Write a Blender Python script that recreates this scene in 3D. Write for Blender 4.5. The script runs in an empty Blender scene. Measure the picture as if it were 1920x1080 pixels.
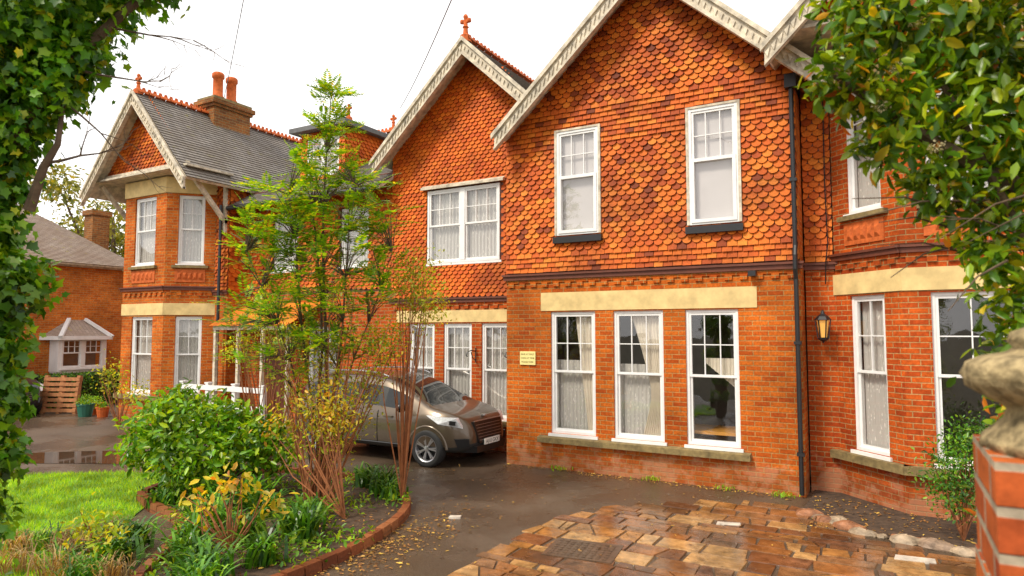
import bpy, math, random
import numpy as np
from mathutils import Vector, Matrix
random.seed(7); rng=np.random.default_rng(7)
scene=bpy.context.scene
COL=scene.collection
def rad(a): return math.radians(a)

# ------------------------------------------------------------ materials
def newmat(name):
    m=bpy.data.materials.new(name); m.use_nodes=True
    nt=m.node_tree; nt.nodes.clear()
    o=nt.nodes.new('ShaderNodeOutputMaterial'); b=nt.nodes.new('ShaderNodeBsdfPrincipled')
    nt.links.new(b.outputs[0],o.inputs[0])
    return m,nt,b,o
def N(nt,t,**k):
    n=nt.nodes.new(t)
    for a,v in k.items():
        if a in n.inputs.keys(): n.inputs[a].default_value=v
        else: setattr(n,a,v)
    return n
def noise(nt,scale,detail=4,vec=None,rough=.6):
    n=nt.nodes.new('ShaderNodeTexNoise'); n.inputs['Scale'].default_value=scale
    n.inputs['Detail'].default_value=detail; n.inputs['Roughness'].default_value=rough
    if vec is not None: nt.links.new(vec,n.inputs['Vector'])
    return n
def ramp(nt,fac,stops,interp='LINEAR'):
    r=nt.nodes.new('ShaderNodeValToRGB'); cr=r.color_ramp; cr.interpolation=interp
    while len(cr.elements)<len(stops): cr.elements.new(.5)
    for e,(p,c) in zip(cr.elements,stops):
        e.position=p; e.color=(c[0],c[1],c[2],1) if hasattr(c,'__len__') else (c,c,c,1)
    nt.links.new(fac,r.inputs[0]); return r
def mixc(nt,fac,a,b,mode='MIX'):
    m=nt.nodes.new('ShaderNodeMix'); m.data_type='RGBA'; m.blend_type=mode
    for s,v in ((m.inputs[0],fac),(m.inputs[6],a),(m.inputs[7],b)):
        if hasattr(v,'is_linked') or hasattr(v,'links'): nt.links.new(v,s)
        elif hasattr(v,'__len__'): s.default_value=(v[0],v[1],v[2],1)
        else: s.default_value=v
    return m.outputs[2]
def bump(nt,b,h,strength=.5,dist=.01):
    n=nt.nodes.new('ShaderNodeBump'); n.inputs['Strength'].default_value=strength
    n.inputs['Distance'].default_value=dist
    nt.links.new(h,n.inputs['Height']); nt.links.new(n.outputs[0],b.inputs['Normal']); return n
def objco(nt): return nt.nodes.new('ShaderNodeTexCoord').outputs['Object']

def m_brick(name,c1,c2,mortar,bw=.225,rh=.075,ms=.008,dark=.60,base_stain=False):
    m,nt,b,o=newmat(name)
    uv=nt.nodes.new('ShaderNodeTexCoord').outputs['UV']; oc=objco(nt)
    wn=noise(nt,9,2,uv); w=nt.nodes.new('ShaderNodeVectorMath'); w.operation='MULTIPLY_ADD'
    nt.links.new(wn.outputs['Color'],w.inputs[0]); w.inputs[1].default_value=(.006,.006,0); nt.links.new(uv,w.inputs[2])
    t=nt.nodes.new('ShaderNodeTexBrick'); nt.links.new(w.outputs[0],t.inputs['Vector'])
    t.inputs['Scale'].default_value=1; t.inputs['Brick Width'].default_value=bw; t.inputs['Row Height'].default_value=rh
    t.inputs['Mortar Size'].default_value=ms; t.inputs['Mortar Smooth'].default_value=.3; t.inputs['Bias'].default_value=-.1
    t.inputs['Color1'].default_value=(*c1,1); t.inputs['Color2'].default_value=(*c2,1); t.inputs['Mortar'].default_value=(*mortar,1)
    n1=noise(nt,1.3,4,oc); r1=ramp(nt,n1.outputs[0],[(.3,dark),(.62,1.12)])
    n2=noise(nt,28,3,oc); r2=ramp(nt,n2.outputs[0],[(.3,.68),(.7,1.15)])
    c=mixc(nt,1,t.outputs['Color'],r1.outputs[0],'MULTIPLY'); c=mixc(nt,1,c,r2.outputs[0],'MULTIPLY')
    if base_stain:
        sx=nt.nodes.new('ShaderNodeSeparateXYZ'); nt.links.new(oc,sx.inputs[0])
        n3=noise(nt,3,5,oc)
        ma=N(nt,'ShaderNodeMath',operation='MULTIPLY_ADD'); nt.links.new(n3.outputs[0],ma.inputs[0]); ma.inputs[1].default_value=-.5; nt.links.new(sx.outputs[2],ma.inputs[2])
        r3=ramp(nt,ma.outputs[0],[(-.0,.5),(.12,0)])
        c=mixc(nt,r3.outputs[0],c,(.17,.055,.018))
        n4=noise(nt,4.5,5,oc); ma2=N(nt,'ShaderNodeMath',operation='MULTIPLY_ADD'); nt.links.new(sx.outputs[2],ma2.inputs[0]); ma2.inputs[1].default_value=-.30; nt.links.new(n4.outputs[0],ma2.inputs[2])
        r4=ramp(nt,ma2.outputs[0],[(.40,0),(.52,.28)]); c=mixc(nt,r4.outputs[0],c,(.60,.36,.22))
    nt.links.new(c,b.inputs['Base Color']); b.inputs['Roughness'].default_value=.8; b.inputs['Specular IOR Level'].default_value=.15
    hm=mixc(nt,.25,t.outputs['Fac'],n2.outputs[0])
    inv=N(nt,'ShaderNodeInvert'); nt.links.new(hm,inv.inputs['Color'])
    bump(nt,b,inv.outputs[0],.7,.011)
    return m
BRICK=m_brick('brick_orange',(.62,.145,.014),(.42,.066,.007),(.46,.24,.08),base_stain=True)
BRICK_R=m_brick('brick_red',(.56,.10,.012),(.37,.048,.008),(.46,.25,.10),base_stain=True)
BRICK_E=m_brick('brick_far',(.66,.19,.025),(.48,.10,.012),(.48,.27,.10))
BRICK_P=m_brick('brick_pier',(.56,.13,.025),(.34,.055,.018),(.42,.34,.24),rh=.083,ms=.011,dark=.45)
def m_tile(name,stops,rough=.65):
    m,nt,b,o=newmat(name); oc=objco(nt)
    g=nt.nodes.new('ShaderNodeNewGeometry')
    r=ramp(nt,g.outputs['Random Per Island'],stops)
    n=noise(nt,1.1,5,oc); rr=ramp(nt,n.outputs[0],[(.32,.58),(.58,1.10)])
    n2=noise(nt,45,3,oc); r2=ramp(nt,n2.outputs[0],[(.3,.72),(.7,1.15)])
    c=mixc(nt,1,r.outputs[0],rr.outputs[0],'MULTIPLY'); c=mixc(nt,1,c,r2.outputs[0],'MULTIPLY')
    nt.links.new(c,b.inputs['Base Color']); b.inputs['Roughness'].default_value=rough; b.inputs['Specular IOR Level'].default_value=.22
    bump(nt,b,n2.outputs[0],.25,.004); return m
TILE=m_tile('hung_tile_orange',[(0,(.18,.035,.010)),(.08,(.38,.065,.009)),(.3,(.52,.095,.009)),(.7,(.63,.14,.012)),(1,(.70,.20,.02))])
TILE_B=m_tile('hung_tile_deep_orange',[(0,(.48,.075,.007)),(.5,(.60,.115,.008)),(1,(.70,.16,.012))])
def m_roof(name,c1,c2,c3,moss=(.22,.20,.03)):
    m,nt,b,o=newmat(name); uv=nt.nodes.new('ShaderNodeTexCoord').outputs['UV']; oc=objco(nt)
    t=nt.nodes.new('ShaderNodeTexBrick'); nt.links.new(uv,t.inputs['Vector'])
    t.inputs['Scale'].default_value=1; t.inputs['Brick Width'].default_value=.17; t.inputs['Row Height'].default_value=.11
    t.inputs['Mortar Size'].default_value=.004; t.inputs['Color1'].default_value=(*c1,1); t.inputs['Color2'].default_value=(*c2,1); t.inputs['Mortar'].default_value=(.03,.027,.025,1)
    n=noise(nt,1.6,5,oc); r=ramp(nt,n.outputs[0],[(.35,0),(.7,1)])
    c=mixc(nt,r.outputs[0],t.outputs['Color'],c3)
    n2=noise(nt,5,5,oc); r2=ramp(nt,n2.outputs[0],[(.60,0),(.74,.7)])
    c=mixc(nt,r2.outputs[0],c,moss)
    nt.links.new(c,b.inputs['Base Color']); b.inputs['Roughness'].default_value=.7
    inv=N(nt,'ShaderNodeInvert'); nt.links.new(t.outputs['Fac'],inv.inputs['Color']); bump(nt,b,inv.outputs[0],.5,.008); return m
ROOF=m_roof('roof_tile_grey',(.20,.18,.165),(.30,.27,.24),(.17,.14,.11))
ROOF_E=m_roof('roof_tile_far',(.33,.26,.21),(.42,.34,.28),(.28,.20,.15),moss=(.45,.38,.05))
def m_plain(name,col,rough=.6,var=.25,sc=6,metal=0,bumpd=0,spec=None,coat=0):
    m,nt,b,o=newmat(name); oc=objco(nt)
    n=noise(nt,sc,4,oc); r=ramp(nt,n.outputs[0],[(.3,1-var),(.7,1+var*.3)])
    c=mixc(nt,1,col,r.outputs[0],'MULTIPLY'); nt.links.new(c,b.inputs['Base Color'])
    b.inputs['Roughness'].default_value=rough; b.inputs['Metallic'].default_value=metal
    if coat: b.inputs['Coat Weight'].default_value=coat
    if spec is not None: b.inputs['Specular IOR Level'].default_value=spec
    if bumpd: bump(nt,b,n.outputs[0],.5,bumpd)
    return m
TERRA=m_plain('terracotta',(.58,.13,.03),.7,.4,12,bumpd=.005,spec=.2)
WHITE=m_plain('white_paint',(.80,.79,.77),.4,.10,5)
CREAMW=m_plain('weathered_cream_paint',(.66,.57,.43),.6,.55,7,bumpd=.004)
STONE=m_plain('cream_render',(.76,.56,.25),.7,.28,4,spec=.2)
MOSS=m_plain('mossy_stone',(.25,.18,.07),.85,.55,9,bumpd=.01)
PIERST=m_plain('lichen_stone',(.38,.29,.15),.9,.8,26,bumpd=.03,spec=.2)
DARKM=m_plain('dark_moulding',(.14,.035,.015),.6,.3,9)
BLACK=m_plain('black_iron',(.015,.015,.017),.4,.2,9)
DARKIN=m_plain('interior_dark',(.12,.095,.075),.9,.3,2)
WOODD=m_plain('dark_wood',(.16,.04,.015),.5,.4,8)
TRUNK=m_plain('bark',(.13,.085,.05),.9,.5,14,bumpd=.02)
STEMR=m_plain('red_brown_stem',(.32,.11,.035),.7,.4,14)
SOIL=m_plain('soil',(.085,.05,.028),.95,.6,12,bumpd=.04)
ROCK=m_plain('rock',(.30,.20,.13),.6,.6,10,bumpd=.03)
PALLET=m_plain('pallet_wood',(.42,.17,.06),.8,.4,12)
LEADM=m_plain('lead_grey',(.12,.12,.12),.5,.3,9)
def m_leaf(name,stops,rough=.38,trans=.38,lo=.55):
    m,nt,b,o=newmat(name)
    g=nt.nodes.new('ShaderNodeNewGeometry'); r=ramp(nt,g.outputs['Random Per Island'],stops)
    n=noise(nt,2.2,2,objco(nt)); rr=ramp(nt,n.outputs[0],[(.38,lo),(.62,1.25)])
    c=mixc(nt,1,r.outputs[0],rr.outputs[0],'MULTIPLY')
    nt.links.new(c,b.inputs['Base Color']); b.inputs['Roughness'].default_value=rough
    tr=nt.nodes.new('ShaderNodeBsdfTranslucent')
    tc=mixc(nt,1,c,(1.9,1.5,.4),'MULTIPLY'); nt.links.new(tc,tr.inputs[0])
    ms=nt.nodes.new('ShaderNodeMixShader'); ms.inputs[0].default_value=trans
    nt.links.new(b.outputs[0],ms.inputs[1]); nt.links.new(tr.outputs[0],ms.inputs[2]); nt.links.new(ms.outputs[0],o.inputs[0]); return m
L_IVY=m_leaf('ivy_leaf',[(0,(.03,.11,.005)),(.4,(.085,.27,.007)),(.8,(.20,.42,.010)),(.96,(.34,.50,.015)),(1,(.60,.50,.02))])
L_BUSH=m_leaf('viburnum_leaf',[(0,(.03,.09,.006)),(.35,(.10,.23,.010)),(.8,(.27,.41,.014)),(.93,(.42,.48,.018)),(.97,(.65,.44,.02)),(.99,(.62,.22,.02)),(1,(.6,.15,.02))],.3,.42)
L_ROW=m_leaf('rowan_leaf',[(0,(.07,.20,.010)),(.5,(.17,.38,.012)),(.85,(.34,.52,.018)),(1,(.66,.52,.03))],.45,.45)
L_SHR=m_leaf('shrub_leaf',[(0,(.05,.16,.006)),(.5,(.16,.38,.010)),(1,(.42,.56,.02))],.32)
L_YEL=m_leaf('yellow_leaf',[(0,(.38,.42,.02)),(.5,(.64,.52,.03)),(.85,(.68,.40,.03)),(1,(.55,.2,.02))],.45,.4)
L_YGR=m_leaf('yellow_green_leaf',[(0,(.20,.34,.012)),(.5,(.40,.50,.018)),(1,(.66,.52,.03))],.45,.45)
L_STR=m_leaf('strap_leaf',[(0,(.025,.10,.010)),(.6,(.08,.24,.012)),(1,(.24,.42,.02))],.35,.25)
L_GRS=m_leaf('grass_blade',[(0,(.16,.36,.010)),(.6,(.30,.54,.012)),(1,(.48,.58,.03))],.6,.4)
L_DRY=m_leaf('dry_grass',[(0,(.18,.09,.03)),(.6,(.42,.26,.10)),(1,(.55,.42,.19))],.7,.3)
L_FALL=m_leaf('fallen_leaf',[(0,(.18,.07,.02)),(.6,(.38,.18,.04)),(1,(.65,.42,.06))],.6,.1)
L_TREE=m_leaf('far_leaf',[(0,(.10,.15,.02)),(.6,(.26,.28,.05)),(1,(.42,.36,.07))],.6,.4)
L_FLOW=m_leaf('cream_blossom',[(0,(.42,.36,.18)),(1,(.66,.58,.36))],.6,.3)
def m_glass():
    m=bpy.data.materials.new('window_glass'); m.use_nodes=True; nt=m.node_tree; nt.nodes.clear()
    o=nt.nodes.new('ShaderNodeOutputMaterial'); t=nt.nodes.new('ShaderNodeBsdfTransparent'); t.inputs[0].default_value=(.97,.97,.96,1)
    g=nt.nodes.new('ShaderNodeBsdfGlossy'); g.inputs['Roughness'].default_value=.02
    n=noise(nt,2.0,2,objco(nt)); bp=nt.nodes.new('ShaderNodeBump'); bp.inputs['Strength'].default_value=.22; bp.inputs['Distance'].default_value=.02
    nt.links.new(n.outputs[0],bp.inputs['Height']); nt.links.new(bp.outputs[0],g.inputs['Normal'])
    f=nt.nodes.new('ShaderNodeLayerWeight'); f.inputs[0].default_value=.5
    p=N(nt,'ShaderNodeMath',operation='POWER'); nt.links.new(f.outputs['Facing'],p.inputs[0]); p.inputs[1].default_value=3.5
    q=N(nt,'ShaderNodeMath',operation='MULTIPLY_ADD'); nt.links.new(p.outputs[0],q.inputs[0]); q.inputs[1].default_value=.75; q.inputs[2].default_value=.14
    mx=nt.nodes.new('ShaderNodeMixShader'); nt.links.new(q.outputs[0],mx.inputs[0]); nt.links.new(t.outputs[0],mx.inputs[1]); nt.links.new(g.outputs[0],mx.inputs[2])
    nt.links.new(mx.outputs[0],o.inputs[0]); return m
GLASS=m_glass()
def m_curtain():
    m,nt,b,o=newmat('lace_curtain'); uv=nt.nodes.new('ShaderNodeTexCoord').outputs['UV']
    v=nt.nodes.new('ShaderNodeTexVoronoi'); v.inputs['Scale'].default_value=8; nt.links.new(uv,v.inputs['Vector'])
    n=noise(nt,40,2,uv); s=N(nt,'ShaderNodeMath',operation='MULTIPLY_ADD'); nt.links.new(n.outputs[0],s.inputs[0]); s.inputs[1].default_value=.25; nt.links.new(v.outputs['Distance'],s.inputs[2])
    r=ramp(nt,s.outputs[0],[(.28,.03),(.40,.40)])
    b.inputs['Base Color'].default_value=(.86,.82,.76,1); b.inputs['Roughness'].default_value=.9
    tr=nt.nodes.new('ShaderNodeBsdfTransparent'); ms=nt.nodes.new('ShaderNodeMixShader'); nt.links.new(r.outputs[0],ms.inputs[0])
    nt.links.new(b.outputs[0],ms.inputs[1]); nt.links.new(tr.outputs[0],ms.inputs[2]); nt.links.new(ms.outputs[0],o.inputs[0]); return m
CURT=m_curtain()
DRAPE=m_plain('cream_drape',(.74,.66,.54),.9,.12,5)
BLIND=m_plain('white_blind',(.58,.54,.53),.8,.12,1.2)

# ------------------------------------------------------------ mesh builder
class MB:
    def __init__(s): s.v=[];s.f=[];s.m=[];s.uv=[];s.M=None
    def P(s,p):
        p=Vector(p); return tuple(s.M@p) if s.M is not None else tuple(p)
    def face(s,pts,mi=0,uv=None):
        b=len(s.v); s.v+= [s.P(p) for p in pts]; s.f.append(tuple(range(b,b+len(pts)))); s.m.append(mi); s.uv.append(uv)
    def box(s,x0,x1,y0,y1,z0,z1,mi=0):
        a=[(x0,y0,z0),(x1,y0,z0),(x1,y1,z0),(x0,y1,z0),(x0,y0,z1),(x1,y0,z1),(x1,y1,z1),(x0,y1,z1)]
        s.hexa(a,mi)
    def hexa(s,a,mi=0):
        b=len(s.v); s.v+=[s.P(p) for p in a]
        for q in ((0,3,2,1),(4,5,6,7),(0,1,5,4),(1,2,6,5),(2,3,7,6),(3,0,4,7)):
            s.f.append(tuple(b+i for i in q)); s.m.append(mi); s.uv.append(None)
    def bar(s,p,q,w,h,mi=0,up=(0,0,1)):
        p=Vector(p);q=Vector(q);d=(q-p).normalized(); r=d.cross(Vector(up))
        if r.length<1e-4: r=d.cross(Vector((1,0,0)))
        r.normalize(); u=r.cross(d)
        a=[]
        for e in (p,q):
            for (i,j) in ((-1,-1),(1,-1),(1,1),(-1,1)): a.append(e+r*(i*w/2)+u*(j*h/2))
        s.hexa([a[0],a[1],a[2],a[3],a[4],a[5],a[6],a[7]],mi)
    def prism(s,poly,y0,y1,mi=0):
        n=len(poly)
        s.face([(x,y0,z) for x,z in poly],mi); s.face([(x,y1,z) for x,z in reversed(poly)],mi)
        for i in range(n):
            (a,b),(c,d)=poly[i],poly[(i+1)%n]; s.face([(a,y0,b),(a,y1,b),(c,y1,d),(c,y0,d)],mi)
    def grid(s,rows,mi=0,closed=False):
        b=len(s.v); n=len(rows[0])
        for r in rows: s.v+=[s.P(p) for p in r]
        for i in range(len(rows)-1):
            for j in range(n if closed else n-1):
                k=(j+1)%n; s.f.append((b+i*n+j,b+i*n+k,b+(i+1)*n+k,b+(i+1)*n+j)); s.m.append(mi); s.uv.append(None)
    def lathe(s,c,prof,seg=16,mi=0,axis='z'):
        rows=[]
        for r,h in prof:
            row=[]
            for k in range(seg):
                a=2*math.pi*k/seg
                if axis=='z': row.append((c[0]+r*math.cos(a),c[1]+r*math.sin(a),c[2]+h))
                else: row.append((c[0]+r*math.cos(a),c[1]+h,c[2]+r*math.sin(a)))
            rows.append(row)
        s.grid(rows,mi,True)
    def tube(s,pts,rads,seg=7,mi=0):
        rows=[]; pts=[Vector(p) for p in pts]
        for i,p in enumerate(pts):
            d=(pts[min(i+1,len(pts)-1)]-pts[max(i-1,0)]).normalized()
            r=d.cross(Vector((0.3,.9,.1))).normalized(); u=r.cross(d)
            rows.append([p+(r*math.cos(2*math.pi*k/seg)+u*math.sin(2*math.pi*k/seg))*rads[i] for k in range(seg)])
        s.grid(rows,mi,True)
    def build(s,name,mats,parent=None,smooth=False,offset=None):
        me=bpy.data.meshes.new(name); me.from_pydata(s.v,[],s.f)
        if not isinstance(mats,(list,tuple)): mats=[mats]
        for m in mats: me.materials.append(m)
        me.polygons.foreach_set('material_index',s.m)
        uvl=me.uv_layers.new(name='UVMap'); data=[]
        for f,uv in zip(s.f,s.uv):
            if uv is not None:
                for q in uv: data+=[q[0],q[1]]
                continue
            a,b2,c=(Vector(s.v[f[0]]),Vector(s.v[f[1]]),Vector(s.v[f[2]])); n=(b2-a).cross(c-a)
            if n.length>0: n.normalize()
            if abs(n.z)>.75:
                for i in f: data+=[s.v[i][0],s.v[i][1]]
            else:
                t=Vector((-n.y,n.x,0)).normalized() if (abs(n.x)+abs(n.y))>1e-6 else Vector((1,0,0))
                for i in f: p=s.v[i]; data+=[p[0]*t.x+p[1]*t.y,p[2]]
        uvl.data.foreach_set('uv',data)
        if smooth: me.polygons.foreach_set('use_smooth',[True]*len(s.f))
        me.validate(); me.update()
        o=bpy.data.objects.new(name,me); COL.objects.link(o)
        if parent is not None: attach(o,parent)
        return o
def attach(o,parent):
    o.parent=parent
    o.matrix_parent_inverse=Matrix.Translation(-wloc(parent))
def wloc(o):
    return Vector(o.get('wl',(0,0,0)))
def thing(name,loc,label,cat,group=None):
    e=bpy.data.objects.new(name,None); e.empty_display_size=.3; COL.objects.link(e); e.location=loc; e['wl']=list(loc)
    tag(e,label,cat,group); return e
def tag(o,label,cat,group=None):
    o['label']=label; o['category']=cat
    if group: o['group']=group
def frame(x,y,dx,dy):
    l=math.hypot(dx,dy); dx/=l;dy/=l
    return Matrix(((dx,dy,0,x),(dy,-dx,0,y),(0,0,1,0),(0,0,0,1)))

def wall(mb,u0,u1,z0,z1,holes=(),depth=.14,mi=0):
    us=sorted({u0,u1,*[h[0] for h in holes],*[h[1] for h in holes]}); zs=sorted({z0,z1,*[h[2] for h in holes],*[h[3] for h in holes]})
    us=[u for u in us if u0<=u<=u1]; zs=[z for z in zs if z0<=z<=z1]
    for a,b in zip(us,us[1:]):
        for c,d in zip(zs,zs[1:]):
            mu,mz=(a+b)/2,(c+d)/2
            if any(h[0]<mu<h[1] and h[2]<mz<h[3] for h in holes): continue
            mb.face([(a,0,c),(b,0,c),(b,0,d),(a,0,d)],mi)
    for h in holes:
        if h[2]>=z1 or h[3]<=z0: continue
        a,b,c,d=h[0],h[1],max(h[2],z0),min(h[3],z1)
        mb.face([(a,0,c),(a,-depth,c),(a,-depth,d),(a,0,d)],mi); mb.face([(b,0,c),(b,-depth,c),(b,-depth,d),(b,0,d)],mi)
        mb.face([(a,0,c),(b,0,c),(b,-depth,c),(a,-depth,c)],mi); mb.face([(a,0,d),(b,0,d),(b,-depth,d),(a,-depth,d)],mi)
def tiles(mb,u0,u1,z0,z1,inside=None,holes=(),w=.2,g=.115,style=lambda z:'s',mi=0,jit=1):
    nrow=int(math.ceil((z1-z0)/g))
    for r in range(nrow):
        zb=z0+r*g; off=(r%2)*w/2
        st=style(zb+g/2); nn=int((u1-u0)/w)+2
        for k in range(-1,nn):
            uc=u0+off+(k+.5)*w
            if uc<u0-w*.5 or uc>u1+w*.5: continue
            if inside and not inside(min(max(uc,u0),u1),zb+g*.5): continue
            if any(h[0]<uc<h[1] and h[2]<zb+g*.5<h[3] for h in holes): continue
            zt=zb+g*1.35; hw=w*.47; j=random.uniform(-.005,.005)*jit; ob=.038+random.uniform(-.006,.010)*jit
            if st=='s':
                arc=[(hw*math.cos(a),g*.72-g*.72*math.sin(a)) for a in [math.pi*q/8 for q in range(0,9)]]
                pts=[(uc+hw,zt)]+[(uc+x,zb+j+z) for x,z in arc]+[(uc-hw,zt)]
            else:
                pts=[(uc+hw,zt),(uc+hw,zb+j),(uc-hw,zb+j),(uc-hw,zt)]
            q=[]
            for (u,z) in pts:
                u=min(max(u,u0),u1)
                for h in holes:
                    if h[2]<zb+g*.5<h[3]:
                        if uc<h[0]: u=min(u,h[0])
                        elif uc>h[1]: u=max(u,h[1])
                    if h[0]<uc<h[1]:
                        if zb+g*.5<h[2]: z=min(z,h[2])
                        else: z=max(z,h[3])
                t=(z-zb)/(g*1.35); q.append((u,.004+ob*(1-t)+.002,z))
            b0=len(mb.v); nq=len(q)
            mb.v+=[mb.P(p) for p in q]; mb.f.append(tuple(range(b0,b0+nq))); mb.m.append(mi); mb.uv.append(None)
            m=q[1:-1]; b1=len(mb.v); mb.v+=[mb.P((p[0],p[1]-.016,p[2]+.002)) for p in m]
            for i in range(len(m)-1): mb.f.append((b0+1+i,b0+2+i,b1+i+1,b1+i)); mb.m.append(mi); mb.uv.append(None)
def roof_slope(mb,e0,e1,r0,r1,g=.11,mi=0,thick=.07):
    e0,e1,r0,r1=map(Vector,(e0,e1,r0,r1)); L=(r0-e0).length; n=max(1,int(L/g)); nrm=(e1-e0).cross(r0-e0).normalized()
    if nrm.z<0: nrm=-nrm
    ul=(e1-e0).length
    for i in range(n):
        t0=i/n;t1=(i+1)/n
        a=e0.lerp(r0,t0)+nrm*.028;b=e1.lerp(r1,t0)+nrm*.028;c=e1.lerp(r1,t1)+nrm*.006;d=e0.lerp(r0,t1)+nrm*.006
        o=(i%2)*.085; v0=i*.11+.002
        mb.face([a,b,c,d],mi,[(o,v0),(ul+o,v0),(ul+o,v0+.106),(o,v0+.106)])
        mb.face([a,b,b-nrm*.022,a-nrm*.022],mi,[(o,v0),(ul+o,v0),(ul+o,v0+.02),(o,v0+.02)])
    mb.face([e0-nrm*thick,e1-nrm*thick,r1-nrm*thick,r0-nrm*thick],mi+1)
    for a,b in ((e0,e1),(e0,r0),(e1,r1)): mb.face([a,b,b-nrm*thick,a-nrm*thick],mi+1)
def ridge(parent,p,q,crest=True):
    mb=MB(); p=Vector(p);q=Vector(q);L=(q-p).length; d=(q-p)/L; side=d.cross(Vector((0,0,1)))
    n=int(L/.3)
    for i in range(n):
        a=p+d*(i*.3); b=p+d*(i*.3+.285)
        rows=[]
        for e,s_ in ((a,1.08),(b,1.0)):
            rows.append([e+side*(.13*s_*math.cos(t))+Vector((0,0,.10*s_*math.sin(t)-.03)) for t in [math.pi*k/8 for k in range(9)]])
        mb.grid(rows)
        if crest:
            for k in range(2):
                c=a+d*(.075+.15*k)
                mb.hexa([c+d*x+side*y+Vector((0,0,z)) for x,y,z in ((-.055,-.015,.06),(.055,-.015,.06),(.055,.015,.06),(-.055,.015,.06),(-.03,-.012,.15),(.03,-.012,.15),(.03,.012,.15),(-.03,.012,.15))])
    return mb.build('ridge_tiles',TERRA,parent)
def finial(parent,x,y,z,s=1.0):
    mb=MB()
    mb.lathe((x,y,z),[(.13*s,-.1*s),(.12*s,.04*s),(.06*s,.08*s),(.045*s,.2*s),(.07*s,.23*s),(.045*s,.26*s),(.04*s,.34*s),(0,.36*s)],10)
    for dx in (-1,1):
        mb.lathe((x+dx*.085*s,y,z+.36*s),[(0,-.05*s),(.045*s,-.03*s),(.05*s,0),(.04*s,.04*s),(0,.055*s)],8)
    mb.box(x-.09*s,x+.09*s,y-.025*s,y+.025*s,z+.32*s,z+.39*s)
    mb.lathe((x,y,z+.45*s),[(.03*s,-.12*s),(.04*s,-.05*s),(.055*s,0),(.04*s,.04*s),(0,.07*s)],8)
    return mb.build('finial',TERRA,parent,smooth=False)
def barge(parent,cx,y,half,ze,za,d=.25,t=.05):
    for sgn in (-1,1):
        mb=MB(); ex=cx+sgn*half; sl=(za-ze)/half
        def Z(x): return za-sl*abs(x-cx)
        mb.prism([(cx,za-.05),(ex,ze-.05),(ex,ze-.05-d),(cx,za-.05-d*1.05)],y,y+t)
        mb.prism([(cx,za+.04),(ex+sgn*.05,ze-.01),(ex+sgn*.05,ze-.10),(cx,za-.05)],y-.05,y+.002)
        n=int(half/.085)
        for i in range(n):
            x0=cx+sgn*half*(i+.1)/n; x1=cx+sgn*half*(i+.9)/n; xm=(x0+x1)/2
            mb.prism([(x0,Z(x0)-.12),(x1,Z(x1)-.12),(xm,Z(xm)-.23)],y-.022,y+.001)
        mb.prism([(cx,za-d-.045),(ex,ze-d-.005),(ex,ze-d-.05),(cx,za-d-.09)],y-.03,y+t+.02)
        mb.build('bargeboard',CREAMW,parent)
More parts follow.
